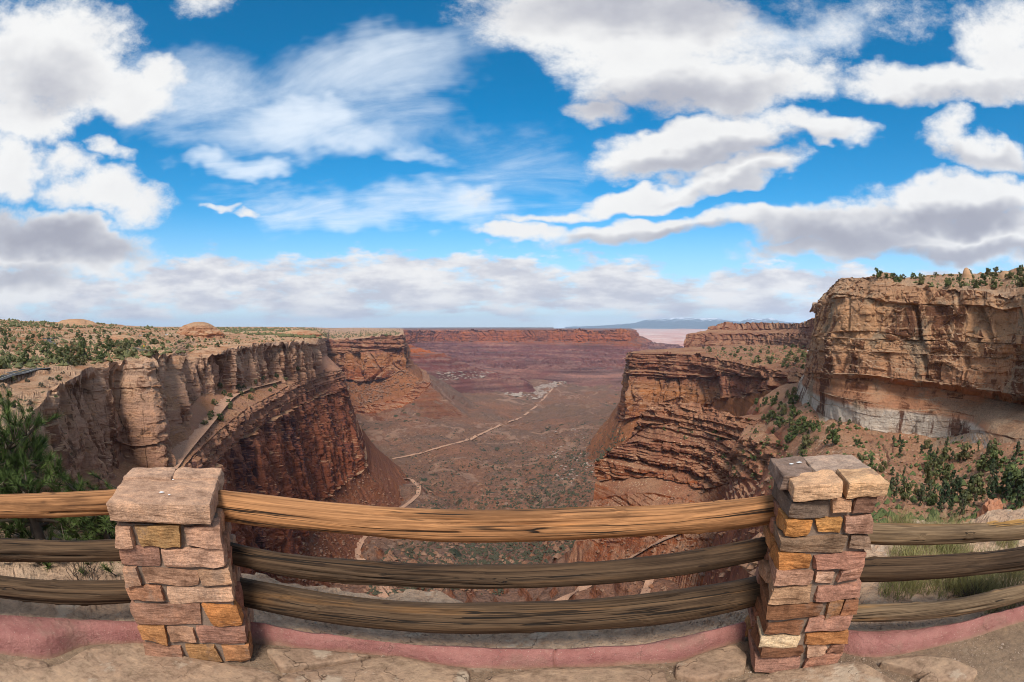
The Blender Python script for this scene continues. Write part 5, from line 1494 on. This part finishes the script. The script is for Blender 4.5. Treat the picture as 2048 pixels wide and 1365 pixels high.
U = lambda rg, a, b: rg.uniform(a, b)
ORD = 'first second third fourth fifth sixth seventh eighth ninth tenth eleventh twelfth thirteenth fourteenth fifteenth sixteenth seventeenth eighteenth nineteenth twentieth'.split()
def relabel(items, rows, noun, end):
    """items (px, py, object, word): sort into the rows seen in the photograph and count along each from the left"""
    for lo, hi, rname in rows:
        row = sorted([i for i in items if lo <= i[1] < hi], key=lambda i: i[0])
        n = len(row)
        for k, (x, y, o, word) in enumerate(row):
            side, q = ('left', k) if k < (n + 1) // 2 else ('right', n - 1 - k)
            if q < len(ORD):
                w = ('leftmost' if side == 'left' else 'rightmost') if q == 0 else ORD[q]
                o['label'] = (w + ' ' if q == 0 else '') + word + noun + ' ' + rname + ('' if q == 0 else ', ' + w + ' from its ' + side) + end
            else:
                o['label'] = word + noun + ' ' + rname + ' near its middle' + end


def region(poly, n, names, nz, mind, seed, dens, build, rows, noun, cat, group, end=''):
    got = []
    def f(x, y, h, rg):
        name, kind, hgt, wf = build(x, y, rg)
        o = plant(name, kind, h[1] - Vector((0, 0, .05 * hgt)), hgt, wf, noun, cat, group)
        word = {'fir': 'slender dark ', 'juniper': 'round green ', 'sage': 'grey low ', 'small': 'small green '}[kind]
        got.append((x, y, o, word))
    scatter(poly, n, f, names, nz, mind, seed, dens)
    relabel(got, rows, noun, end)


region([(0, 662), (150, 655), (330, 665), (470, 690), (372, 708), (330, 708), (235, 722), (150, 735), (95, 728), (0, 740)], 130, ('left_plateau',), .6, 7, 1,
       lambda x, y: .35 + .65 * (perlin(np.array([[x / 60, y / 22, 1.5]]), 3)[0] > -.1),
       lambda x, y, rg: ('juniper_tree', 'juniper', U(rg, 1.8, 5.6) * (1.35 if 150 < x < 300 and y > 688 else 1), U(rg, .9, 1.25)),
       [(0, 675, 'in the far row on the left plateau'), (675, 688, 'in the middle row on the left plateau'), (688, 702, 'in the nearer row on the left plateau'), (702, 760, 'in the front row by the fin cliff rim')],
       'juniper', 'tree', 'junipers dotted over the left plateau')
region([(0, 760), (90, 745), (175, 745), (120, 775), (60, 840), (0, 840)], 15, ('left_plateau',), .55, 16, 2, None,
       lambda x, y, rg: ('sage_bush', 'sage' if rg.random() < .6 else 'juniper', U(rg, 1.5, 2.6), U(rg, 1.0, 1.4)),
       [(0, 785, 'on the slickrock below the paved road'), (785, 900, 'on the slickrock edge above the pine')], 'desert shrub', 'shrub', 'shrubs on the near left rim')
region([(440, 775), (520, 755), (620, 735), (640, 742), (560, 775), (480, 815), (430, 850), (400, 870)], 22, ('left_bench', 'left_plateau'), .5, 10, 3, None,
       lambda x, y, rg: ('juniper_tree', 'juniper', U(rg, 3.5, 6), U(rg, .9, 1.2)), [(0, 770, 'far along the bench road'), (770, 1000, 'on the nearer bench beside the road')], 'juniper', 'tree', 'junipers along the bench road')
region([(1500, 790), (1600, 775), (1640, 830), (1740, 862), (1840, 885), (1940, 900), (2048, 905), (2048, 1035), (1900, 1035), (1775, 1000), (1760, 955), (1690, 925), (1560, 890)], 96, ('right_bench', 'right_cliff', 'ledge_spur', 'ledge_nose'), .4, 9, 4,
       lambda x, y: .3 + .7 * (x + y * .8 > 2480),
       lambda x, y, rg: (*(('conifer_tree', 'fir') if rg.random() < (.25 + .5 * (x > 1780)) else ('juniper_tree', 'juniper')), U(rg, 1.8, 5.6) * (1.0 if x > 1850 else .85), U(rg, .7, 1.15)),
       [(0, 870, 'high on the right scree slope'), (870, 930, 'across the middle of the right scree slope'), (930, 980, 'low on the right scree slope'), (980, 1100, 'in the gully behind the right rails')], 'tree', 'tree', 'trees on the right hand scree slope')
region([(1490, 800), (1600, 778), (1650, 850), (1690, 880), (1660, 915), (1560, 880)], 26, ('right_bench', 'right_cliff', 'ledge_spur', 'ledge_nose'), .4, 9, 14, None,
       lambda x, y, rg: ('juniper_tree', 'juniper', U(rg, 4, 7.5), U(rg, .8, 1.1)),
       [(0, 835, 'under the white band of the golden cliff'), (835, 1000, 'on the tan slope above the slim pillar')], 'juniper', 'tree', 'junipers beside the white band')
region([(1400, 697), (1540, 690), (1622, 694), (1610, 742), (1540, 735), (1450, 718)], 34, ('right_promontory', 'right_butte'), .35, 8, 5, None,
       lambda x, y, rg: ('juniper_tree', 'juniper', U(rg, 5, 8), U(rg, .9, 1.3)), [(0, 706, 'on the promontory top under the butte'), (706, 800, 'on the promontory top near its rim')], 'juniper', 'tree', 'junipers on the right promontory')
region([(1765, 556), (1850, 550), (1950, 543), (2048, 534), (2048, 575), (1960, 579), (1870, 574), (1790, 566)], 38, ('right_cliff',), .3, 7, 6, None,
       lambda x, y, rg: ('juniper_tree', 'juniper', U(rg, 2.5, 5.0), U(rg, .9, 1.2)), [(0, 556, 'on the skyline above the golden cliff'), (556, 700, 'along the brink of the golden cliff')], 'juniper', 'tree', 'junipers above the golden cliff')
h = hit(1756, 556)
if h: plant('juniper_tree', 'juniper', h[1] - Vector((0, 0, .6)), 6, .8, 'lone tree on the very top of the golden cliff prow', 'tree', 'junipers above the golden cliff')
region([(1300, 850), (1400, 862), (1490, 870), (1560, 850), (1700, 920), (1660, 960), (1530, 960), (1450, 970), (1400, 900)], 34, ('ledge_spur', 'right_bench', 'ledge_nose'), .35, 12, 7, None,
       lambda x, y, rg: ('desert_bush', 'small', U(rg, 2.5, 4.5), U(rg, .9, 1.3)), [(0, 885, 'on the upper thin red ledges'), (885, 1000, 'on the lower thin red ledges')], 'bush', 'bush', 'bushes on the ledge spur')


# ---- uncountable scrub and rubble
def mass(name, items, mat, label, cat, seed=1, flat=1.0, lowpoly=True):
    rg = np.random.RandomState(seed); V, F = [], []
    for k, (p, s) in enumerate(items):
        M = base * s * rg.uniform(.65, 1.25, (6, 1)) * np.array([1, 1, flat]); a = rg.uniform(0, 6.28); ca, sa = math.cos(a), math.sin(a)
        M = M @ np.array([[ca, sa, 0], [-sa, ca, 0], [0, 0, 1]])
        V.append(M + np.array([p[0], p[1], p[2] + s * .25 * flat])); F.append(bf + 6 * k)
    o = from_py(name, np.concatenate(V), np.concatenate(F).tolist(), mat, smooth=False)
    return tag(o, label, cat, kind='stuff')


def collect(poly, n, names, smin, smax, nz=.3, seed=1, dens=None, k=1.0):
    out = []
    scatter(poly, n, lambda x, y, h, rg: out.append((h[1], (smin + (smax - smin) * rg.random() ** 3) * k)), names, nz, 0, seed, dens)
    return out


pn = lambda sx, sy, t, sd=9: (lambda x, y: 1.0 if perlin(np.array([[x / sx, y / sy, .5]]), sd)[0] > t else .12)
fl = [(740, 900), (850, 870), (1000, 830), (1190, 830), (1200, 960), (1160, 1090), (1000, 1190), (720, 1190), (840, 1000), (790, 930)]
mass('scrub', collect(fl, 2600, ('canyon_floor',), 1.2, 3.2, seed=21, dens=pn(80, 50, -.05)) +
     collect([(980, 930), (1180, 900), (1180, 1080), (1000, 1180), (900, 1180)], 1500, ('canyon_floor',), 1.6, 3.6, seed=22) +
     collect([(1160, 860), (1240, 850), (1250, 880), (1190, 930), (1130, 930)], 260, None, 1.5, 3.0, seed=27), SCR, 'dark scrub sprinkled over the canyon floor', 'scrub', 1, .9)
mass('plateau_scrub', collect([(0, 645), (200, 650), (460, 658), (640, 660), (800, 662), (800, 670), (620, 680), (440, 690), (380, 705), (130, 735), (0, 740)], 3000, ('left_plateau', 'left_promontory'), .6, 2.6, .2, seed=23) +
     collect([(400, 655), (800, 657), (800, 671), (640, 678), (470, 668)], 2000, ('left_plateau', 'left_promontory'), 2.5, 6, .1, seed=24) +
     collect([(0, 640), (150, 643), (400, 655), (400, 664), (150, 656), (0, 655)], 420, ('left_plateau',), 1.5, 4, .1, seed=29) +
     collect([(1380, 694), (1620, 690), (1610, 740), (1440, 718)], 260, ('right_promontory', 'right_butte'), 1.5, 3, .2, seed=25) +
     collect([(1760, 560), (2048, 536), (2048, 578), (1860, 576)], 160, ('right_cliff',), .8, 1.8, .2, seed=26), JUN, 'low scrub and far junipers over the plateau tops', 'scrub', 2, .8)
mass('bench_scrub', collect([(1480, 780), (1640, 800), (2048, 900), (2048, 1080), (1760, 1060), (1500, 960)], 1300, ('right_bench', 'ledge_spur', 'right_cliff', 'ledge_nose'), .25, 1.3, .3, seed=28), JUN, 'small dry scrub on the right hand scree', 'scrub', 3, .8)
RUB = rock_mat('scattered_sandstone_blocks', -350, 0, [(-350, (.24, .165, .125)), (-200, (.21, .11, .075)), (-80, (.29, .16, .105)), (0, (.40, .27, .18))], (.26, .165, .12), (.2, .11, .075), unit=1.0, varnish=.2, bump=.3)
mass('rubble', collect([(640, 1010), (735, 930), (830, 950), (830, 1000), (700, 1180), (560, 1180)], 1200, ('left_bench', 'canyon_floor'), .5, 2.6, .2, seed=31) +
     collect(fl, 1500, ('canyon_floor',), .9, 5.0, .2, seed=32, dens=pn(70, 35, .05, 14)) +
     collect([(690, 770), (812, 740), (850, 765), (720, 815)], 700, ('left_promontory',), 2, 8, .2, seed=33) +
     collect([(1200, 1000), (1540, 960), (1540, 1190), (1150, 1190)], 900, ('ledge_spur', 'right_bench', 'canyon_floor', 'ledge_nose'), .5, 2.6, .15, seed=34) +
     collect([(1500, 780), (1650, 840), (2048, 890), (2048, 1090), (1760, 1090), (1560, 930)], 1300, ('right_bench', 'right_cliff'), .2, 1.1, .2, seed=35) +
     collect([(380, 900), (450, 790), (620, 740), (680, 742), (560, 790), (420, 900)], 700, ('left_bench',), .4, 1.6, .2, seed=36), RUB, 'fallen sandstone blocks on the slopes', 'rubble', 4, .75)
WR = rock_mat('white_rim_sandstone', -350, -250, [(-350, (.33, .27, .23)), (-250, (.34, .28, .24))], (.34, .28, .235), (.29, .22, .185), unit=6, varnish=.2, bump=.3)
mass('white_ledges', collect([(1000, 772), (1060, 780), (1120, 756), (1200, 744), (1252, 738), (1252, 748), (1180, 755), (1110, 775), (1075, 800), (1010, 790)], 560, ('canyon_floor',), 4, 15, .1, seed=41, dens=pn(26, 9, 0, 17)) +
     collect([(870, 745), (1000, 740), (960, 758), (880, 762)], 120, ('canyon_floor', 'terraced_spur'), 5, 14, .1, seed=42) +
     collect([(1080, 870), (1180, 850), (1190, 960), (1120, 980)], 120, ('canyon_floor',), 2, 5, .1, seed=43, dens=pn(26, 14, .05, 18)), WR, 'pale ledges of broken white rock along the canyon floor', 'rock', 5, .35)
# ================================================================== plants and small things close by
# pinyon pine behind the left rails
def pine_shrub(loc, sc, seed, label, nb=64):
    root = empty('pine_tree', loc); root.scale = sc
    tag(root, label, 'tree')
    rg = random.Random(seed); tp, wood, tips = [], [], []
    trunkp = [Vector((0, 0, -.3)), Vector((.03, .05, .15)), Vector((-.08, .08, .5)), Vector((-.2, .08, .85)), Vector((-.32, .05, 1.18))]
    wood_t = tube(trunkp, [.075, .065, .05, .03, .012], 9)
    from_py('trunk', *wood_t, BARK[0], root)
    brs = []
    for k in range(nb):
        f = rg.uniform(.10, 1.0); i = min(3, int(f * 4)); b0 = trunkp[i].lerp(trunkp[i + 1], f * 4 - i)
        a = rg.uniform(0, 6.283); L = rg.uniform(.45, 1.0) * (1.15 - .6 * f)
        d = Vector((math.cos(a), math.sin(a), 0))
        e = b0 + d * L + Vector((0, 0, rg.uniform(-.12, .28)))
        mid = (b0 + e) / 2 + Vector((rg.uniform(-.08, .08), rg.uniform(-.08, .08), rg.uniform(-.1, .02)))
        brs.append(tube([b0, mid, e], [.022, .014, .006], 5)); tips.append((e, (e - mid).normalized()))
        for q in range(5):
            t = rg.uniform(.35, .95); s0 = mid.lerp(e, (t - .5) * 2) if t > .5 else b0.lerp(mid, t * 2)
            s1 = s0 + Vector((rg.uniform(-.22, .22), rg.uniform(-.22, .22), rg.uniform(.02, .24)))
            brs.append(tube([s0, (s0 + s1) / 2, s1], [.008, .006, .003], 4)); tips.append((s1, (s1 - s0).normalized()))
    from_py('branches', *merge(brs), BARK[0], root)
    V, F = [], []
    for (p, d) in tips:
        for k in range(70):
            t = rg.uniform(-.10, .02); o = p + d * t
            v = Vector((rg.gauss(0, 1), rg.gauss(0, 1), rg.gauss(0, 1))).normalized()
            n = (d * rg.uniform(.35, 1.1) + v * .85 + Vector((0, 0, .25))).normalized(); L = rg.uniform(.07, .12)
            s = n.cross(v); s = s.normalized() * .0036 if s.length > 1e-4 else Vector((.002, 0, 0))
            b = len(V); V += [o - s, o + s, o + n * L]; F.append((b, b + 1, b + 2))
    from_py('needles', V, F, PINE, root, smooth=False)
    return root
pine_shrub((-3.85, 2.55, -.35), (1, 1, 1), 5, 'bushy green pine with long needles above the left top rail')
pine_shrub((-3.05, 2.85, -.45), (.95, .8, .72), 6, 'low dark pine bough between the rails left of the stout pillar', 56)

# bare twiggy shrub between pine and pillar, and another right under the rails
def twigs(name, loc, h, n, label, seed, mat=DEAD[0], spread=.6):
    rg = random.Random(seed); parts = []
    for k in range(n):
        a = rg.uniform(0, 6.283); p = Vector((0, 0, -.05)); d = Vector((math.cos(a) * spread * rg.random(), math.sin(a) * spread * rg.random(), 1)).normalized()
        path = [p.copy()]
        for s in range(4):
            d = (d + Vector((rg.uniform(-.35, .35), rg.uniform(-.35, .35), rg.uniform(-.1, .2)))).normalized(); p = p + d * h / 4 * rg.uniform(.7, 1.2); path.append(p.copy())
        parts.append(tube(path, [.005, .0042, .0034, .0026, .0015], 4))
        for q in range(3):
            b = path[rg.randint(1, 3)]; e = b + Vector((rg.uniform(-.12, .12), rg.uniform(-.12, .12), rg.uniform(.0, .16)))
            parts.append(tube([b, e], [.0028, .001], 3))
    o = from_py(name, *merge(parts), mat); o.location = loc
    return tag(o, label, 'shrub')
twigs('dead_shrub', (-2.72, 3.05, -.15), .75, 46, 'bare grey twiggy shrub between the pine and the stout pillar', 3)
twigs('dead_shrub', (-3.0, 2.35, -.12), .30, 26, 'low dark dead twigs under the lowest left rail', 4, BARK[0], 1.2)

# grass tussocks outside the right kerb
GRS = leaf_mat('dry_green_grass', (.17, .17, .06), (.30, .26, .11), (.26, .22, .11))
def tuft(seed, n, h, spread):
    rg = random.Random(seed); V, F = [], []
    for k in range(n):
        a, r = rg.uniform(0, 6.283), spread * math.sqrt(rg.random()); p = Vector((math.cos(a) * r, math.sin(a) * r, -.02))
        d = Vector((rg.gauss(0, .28), rg.gauss(0, .28), 1)).normalized(); L = h * rg.uniform(.5, 1.15)
        s = Vector((-math.sin(a * 3), math.cos(a * 3), 0)) * .0026; q = p
        b = len(V); bend = Vector((rg.gauss(0, .35), rg.gauss(0, .35), -.15))
        for t in (0, .5, 1):
            c = p + d * L * t + bend * L * t * t * .6
            V += [c - s * (1 - t * .9), c + s * (1 - t * .9)]
        F += [(b, b + 1, b + 3, b + 2), (b + 2, b + 3, b + 5, b + 4)]
    return V, F
TUFTS = [make_mesh('grass_tussock', tuft(s, 260, .27, .17), GRS) for s in range(4)]
rg = random.Random(8); spots = []
for k in range(26):
    px = 1775 + (2040 - 1775) * k / 25 + rg.uniform(-14, 14); D_ = rg.uniform(3.5, 4.9)
    a, _ = azel(px, 1160); x, y = math.sin(a) * D_, math.cos(a) * D_
    hz = drop(x, y, ('rim_rock',), 5)
    if hz is None: continue
    o = link(bpy.data.objects.new('grass_tussock', TUFTS[k % 4])); o.location = hz[0]; s = rg.uniform(.75, 1.15); o.scale = (s, s, s * rg.uniform(.8, 1.1)); o.rotation_euler = (0, 0, rg.uniform(0, 6.28))
    tag(o, 'green and straw grass tussock', 'grass', 'grass tussocks outside the right kerb'); spots.append((px, D_, o, ''))
relabel([(p, d, o, 'straw green ') for p, d, o, _ in spots], [(0, 3.9, 'in the near row behind the right rails'), (3.9, 9, 'in the back row behind the right rails')], 'grass tussock', '')
h = drop(2.95, 1.95, ('rim_rock',), 5)
if h: twigs('dead_shrub', h[0], .16, 30, 'clump of dark dry stems under the lowest right rail', 6, BARK[0], 1.0)

# boulders on the rim by the slim pillar
def boulder(px, py, D, s, seed, color, label):
    p = None
    a, e = azel(px, py); x, y = math.sin(a) * D, math.cos(a) * D
    h = drop(x, y, ('rim_rock', 'right_bench', 'ledge_spur', 'canyon_floor'), 30)
    if h is None: return
    V, F = UNIT[7]
    r = np.random.RandomState(seed); n = V / np.linalg.norm(V, axis=1, keepdims=True)
    P = (n * .75 + V * .25) * np.array(s) * (1 + .28 * fbm(n * 1.3 + seed, 3, seed) + .10 * np.floor(fbm(n * 2.5 + seed, 2, seed + 1) * 3))[:, None]
    o = from_py('boulder', P, F, STONE, smooth=False); o.location = h[0] + Vector((0, 0, s[2] * .4)); o.color = (*lin3(color), 1)
    tag(o, label, 'boulder', 'boulders along the rim')
for args in ((1452, 1180, 9.5, (.75, .5, .4), 1, (190, 150, 130), 'pale pink boulder left of the slim pillar, between the lower rails'),
             (1395, 1165, 10.5, (.8, .6, .45), 2, (192, 156, 138), 'flat pale boulder farther left of the slim pillar'),
             (1500, 1120, 8.0, (.45, .4, .4), 3, (170, 116, 100), 'reddish boulder close behind the slim pillar'),
             (1985, 1010, 66, (1.9, 1.6, 2.3), 4, (176, 124, 102), 'big pink boulder among the gully trees above the right rail'),
             (1945, 1035, 60, (1.0, .9, 1.0), 5, (186, 130, 104), 'smaller orange boulder below the big pink one in the gully')):
    boulder(*args)

# ---- parked cars, road sign and snags on the plateau
CARP = newmat('white_car_paint'); finish(CARP[1], (.7, .72, .74), .35, None, .5)
GLASS = newmat('dark_car_glass'); finish(GLASS[1], (.03, .035, .04), .15, None, .5)
TYRE = newmat('black_tyre'); finish(TYRE[1], (.02, .02, .02), .8)
def prism(prof, w):
    n = len(prof); V = [(x, -w / 2, z) for x, z in prof] + [(x, w / 2, z) for x, z in prof]
    F = [tuple(range(n - 1, -1, -1)), tuple(range(n, 2 * n))] + [(i, (i + 1) % n, n + (i + 1) % n, n + i) for i in range(n)]
    return V, F
def car(px, py, rz, label):
    h = hit(px, py)
    if not h: return
    root = empty('parked_car', h[1], rz); tag(root, label, 'car', 'cars parked on the plateau')
    from_py('body', *prism([(-2.2, .35), (2.2, .35), (2.25, .75), (1.3, .95), (.9, 1.0), (-2.0, 1.05), (-2.25, .8)], 1.8), CARP[0], root, False)
    from_py('cabin_glass', *prism([(1.0, 1.0), (.35, 1.48), (-1.3, 1.5), (-1.95, 1.05)], 1.6), GLASS[0], root, False)
    from_py('roof', *prism([(.3, 1.5), (.25, 1.56), (-1.25, 1.58), (-1.3, 1.52)], 1.55), CARP[0], root, False)
    for x in (-1.35, 1.4):
        for y in (-.85, .85):
            V, F = [], []
            for s in (-.1, .1):
                for j in range(12): V.append((.34 * math.cos(j / 12 * 6.283), s, .34 * math.sin(j / 12 * 6.283)))
            F = [tuple(range(11, -1, -1)), tuple(range(12, 24))] + [(j, (j + 1) % 12, 12 + (j + 1) % 12, 12 + j) for j in range(12)]
            o = from_py('wheel', V, F, TYRE[0], root, False); o.location = (x, y, .34)
            s_ = 1 if y > 0 else -1
            from_py('hub', [(.18 * math.cos(j / 8 * 6.283), s_ * .11, .18 * math.sin(j / 8 * 6.283)) for j in range(8)], [tuple(range(8))], CARP[0], o, False)
car(333, 671, .3, 'white car parked below the rock dome'); car(280, 673, 1.2, 'small white car left of the rock dome')
SGN = newmat('yellow_sign'); finish(SGN[1], (.7, .4, .03), .6)
h = hit(288, 699)
if h:
    root = empty('road_sign', h[1], R(25)); tag(root, 'small yellow diamond warning sign beside the paved road', 'sign')
    from_py('post', *tube([(0, 0, -.3), (0, 0, 2.6)], [.05, .05], 6), BARK[0], root)
    from_py('sign_plate', [(0, -.06, 1.7), (.75, -.06, 2.45), (0, -.06, 3.2), (-.75, -.06, 2.45), (0, -.02, 1.7), (.75, -.02, 2.45), (0, -.02, 3.2), (-.75, -.02, 2.45)],
            [(0, 1, 2, 3), (7, 6, 5, 4), (0, 4, 5, 1), (1, 5, 6, 2), (2, 6, 7, 3), (3, 7, 4, 0)], SGN[0], root, False)
for px, py, H, lab in ((72, 731, 5.5, 'thin dead snag standing left of the paved road'), (96, 738, 6.5, 'taller dead snag at the end of the paved road')):
    h = hit(px, py)
    if h:
        r2 = random.Random(px); parts = [tube([(0, 0, -.3), (.1, .1, H * .5), (-.1, .2, H)], [.2, .14, .04], 6)]
        for k in range(7):
            z = H * r2.uniform(.3, .9); a = r2.uniform(0, 6.28); parts.append(tube([(0, .1, z), (math.cos(a) * 1.0, math.sin(a) * 1.0, z + r2.uniform(.1, .7))], [.06, .015], 4))
        o = from_py('dead_snag', *merge(parts), BARK[0]); o.location = h[1]; tag(o, lab, 'dead tree', 'dead snags by the paved road')

# rock domes on the plateau
def dome(px, py, D, wx, wy, H, seed, label):
    a, e = azel(px, py); nu, nv = 120, 44
    c = Vector((math.sin(a) * D, math.cos(a) * D, EYE + D * math.tan(e)))
    th = np.linspace(0, 2 * math.pi, nu); v = np.linspace(0, 1, nv)
    T, Vv = np.meshgrid(th, v)
    prof = np.clip(1 - Vv, 0, 1) ** .42
    X = np.cos(T) * prof; Y = np.sin(T) * prof; Z = Vv
    P = np.stack([X * wx, Y * wy, Z * H - 4], -1)
    q = P / 16.0 + seed
    lz = (P[..., 2] + 1.5 * fbm(q, 2, seed)) / 3.2; k = np.floor(lz); f = lz - k
    off = (h01(k, seed=seed) * (1 - sstep(f, .7, 1)) + h01(k + 1, seed=seed) * sstep(f, .7, 1)) - .5
    s = 1 + .25 * fbm(q, 4, seed + 4) + .12 * off
    P[..., 0] *= s; P[..., 1] *= s
    ca, sa = math.cos(-a), math.sin(-a)
    P = np.stack([P[..., 0] * ca - P[..., 1] * sa + c.x, P[..., 0] * sa + P[..., 1] * ca + c.y, P[..., 2] + c.z], -1)
    mesh_grid('rock_dome', P, DOME, label=label, bvh=False)
DOME = rock_mat('dome_sandstone', -30, 30, [(-30, (.30, .15, .10)), (-5, (.36, .19, .12)), (8, (.42, .26, .17)), (30, (.46, .30, .2))], (.44, .3, .2), (.38, .24, .16), unit=1.5, varnish=.7, vcol=(.13, .06, .04), strata=.6, sz=.4, sandlo=.7, sandhi=.95)
dome(398, 674, 850, 46, 40, 27, 3, 'large rounded red rock dome on the left plateau')
dome(150, 650, 780, 46, 22, 12, 5, 'long low orange outcrop on the far left skyline')
dome(240, 672, 560, 22, 14, 5, 7, 'small red hump among junipers on the plateau')
dome(520, 674, 1150, 110, 30, 16, 9, 'long low red ledge on the plateau right of the dome')
dome(600, 673, 1150, 60, 30, 18, 11, 'short red knob at the end of the plateau ledge')
# pale knobs above the golden cliff
dome(1934, 560, 330, 4.5, 4, 11, 21, 'pale cone shaped knob above the golden cliff'); dome(2010, 556, 330, 7, 5, 8, 23, 'cream rock hump above the golden cliff')

# ---- the air of the canyon
hz = bpy.data.meshes.new('haze'); bmh = bmesh.new(); bmesh.ops.create_cube(bmh, size=2); bmh.to_mesh(hz); bmh.free()
ho = link(bpy.data.objects.new('haze', hz)); ho.location = (0, 0, 130); ho.scale = (40000, 40000, 600)
hm = bpy.data.materials.new('thin_blue_air'); hm.use_nodes = True; hm.node_tree.nodes.clear()
hn = NT(hm.node_tree); pv_ = hn.new('ShaderNodeVolumePrincipled'); pv_.inputs['Color'].default_value = (.62, .76, 1.0, 1); pv_.inputs['Density'].default_value = 2.6e-5
pv_.inputs['Anisotropy'].default_value = 0.0
oo = hn.new('ShaderNodeOutputMaterial'); hn.l.new(pv_.outputs[0], oo.inputs['Volume'])
hz.materials.append(hm)
tag(ho, 'thin blue air over the canyon', 'haze', kind='stuff')
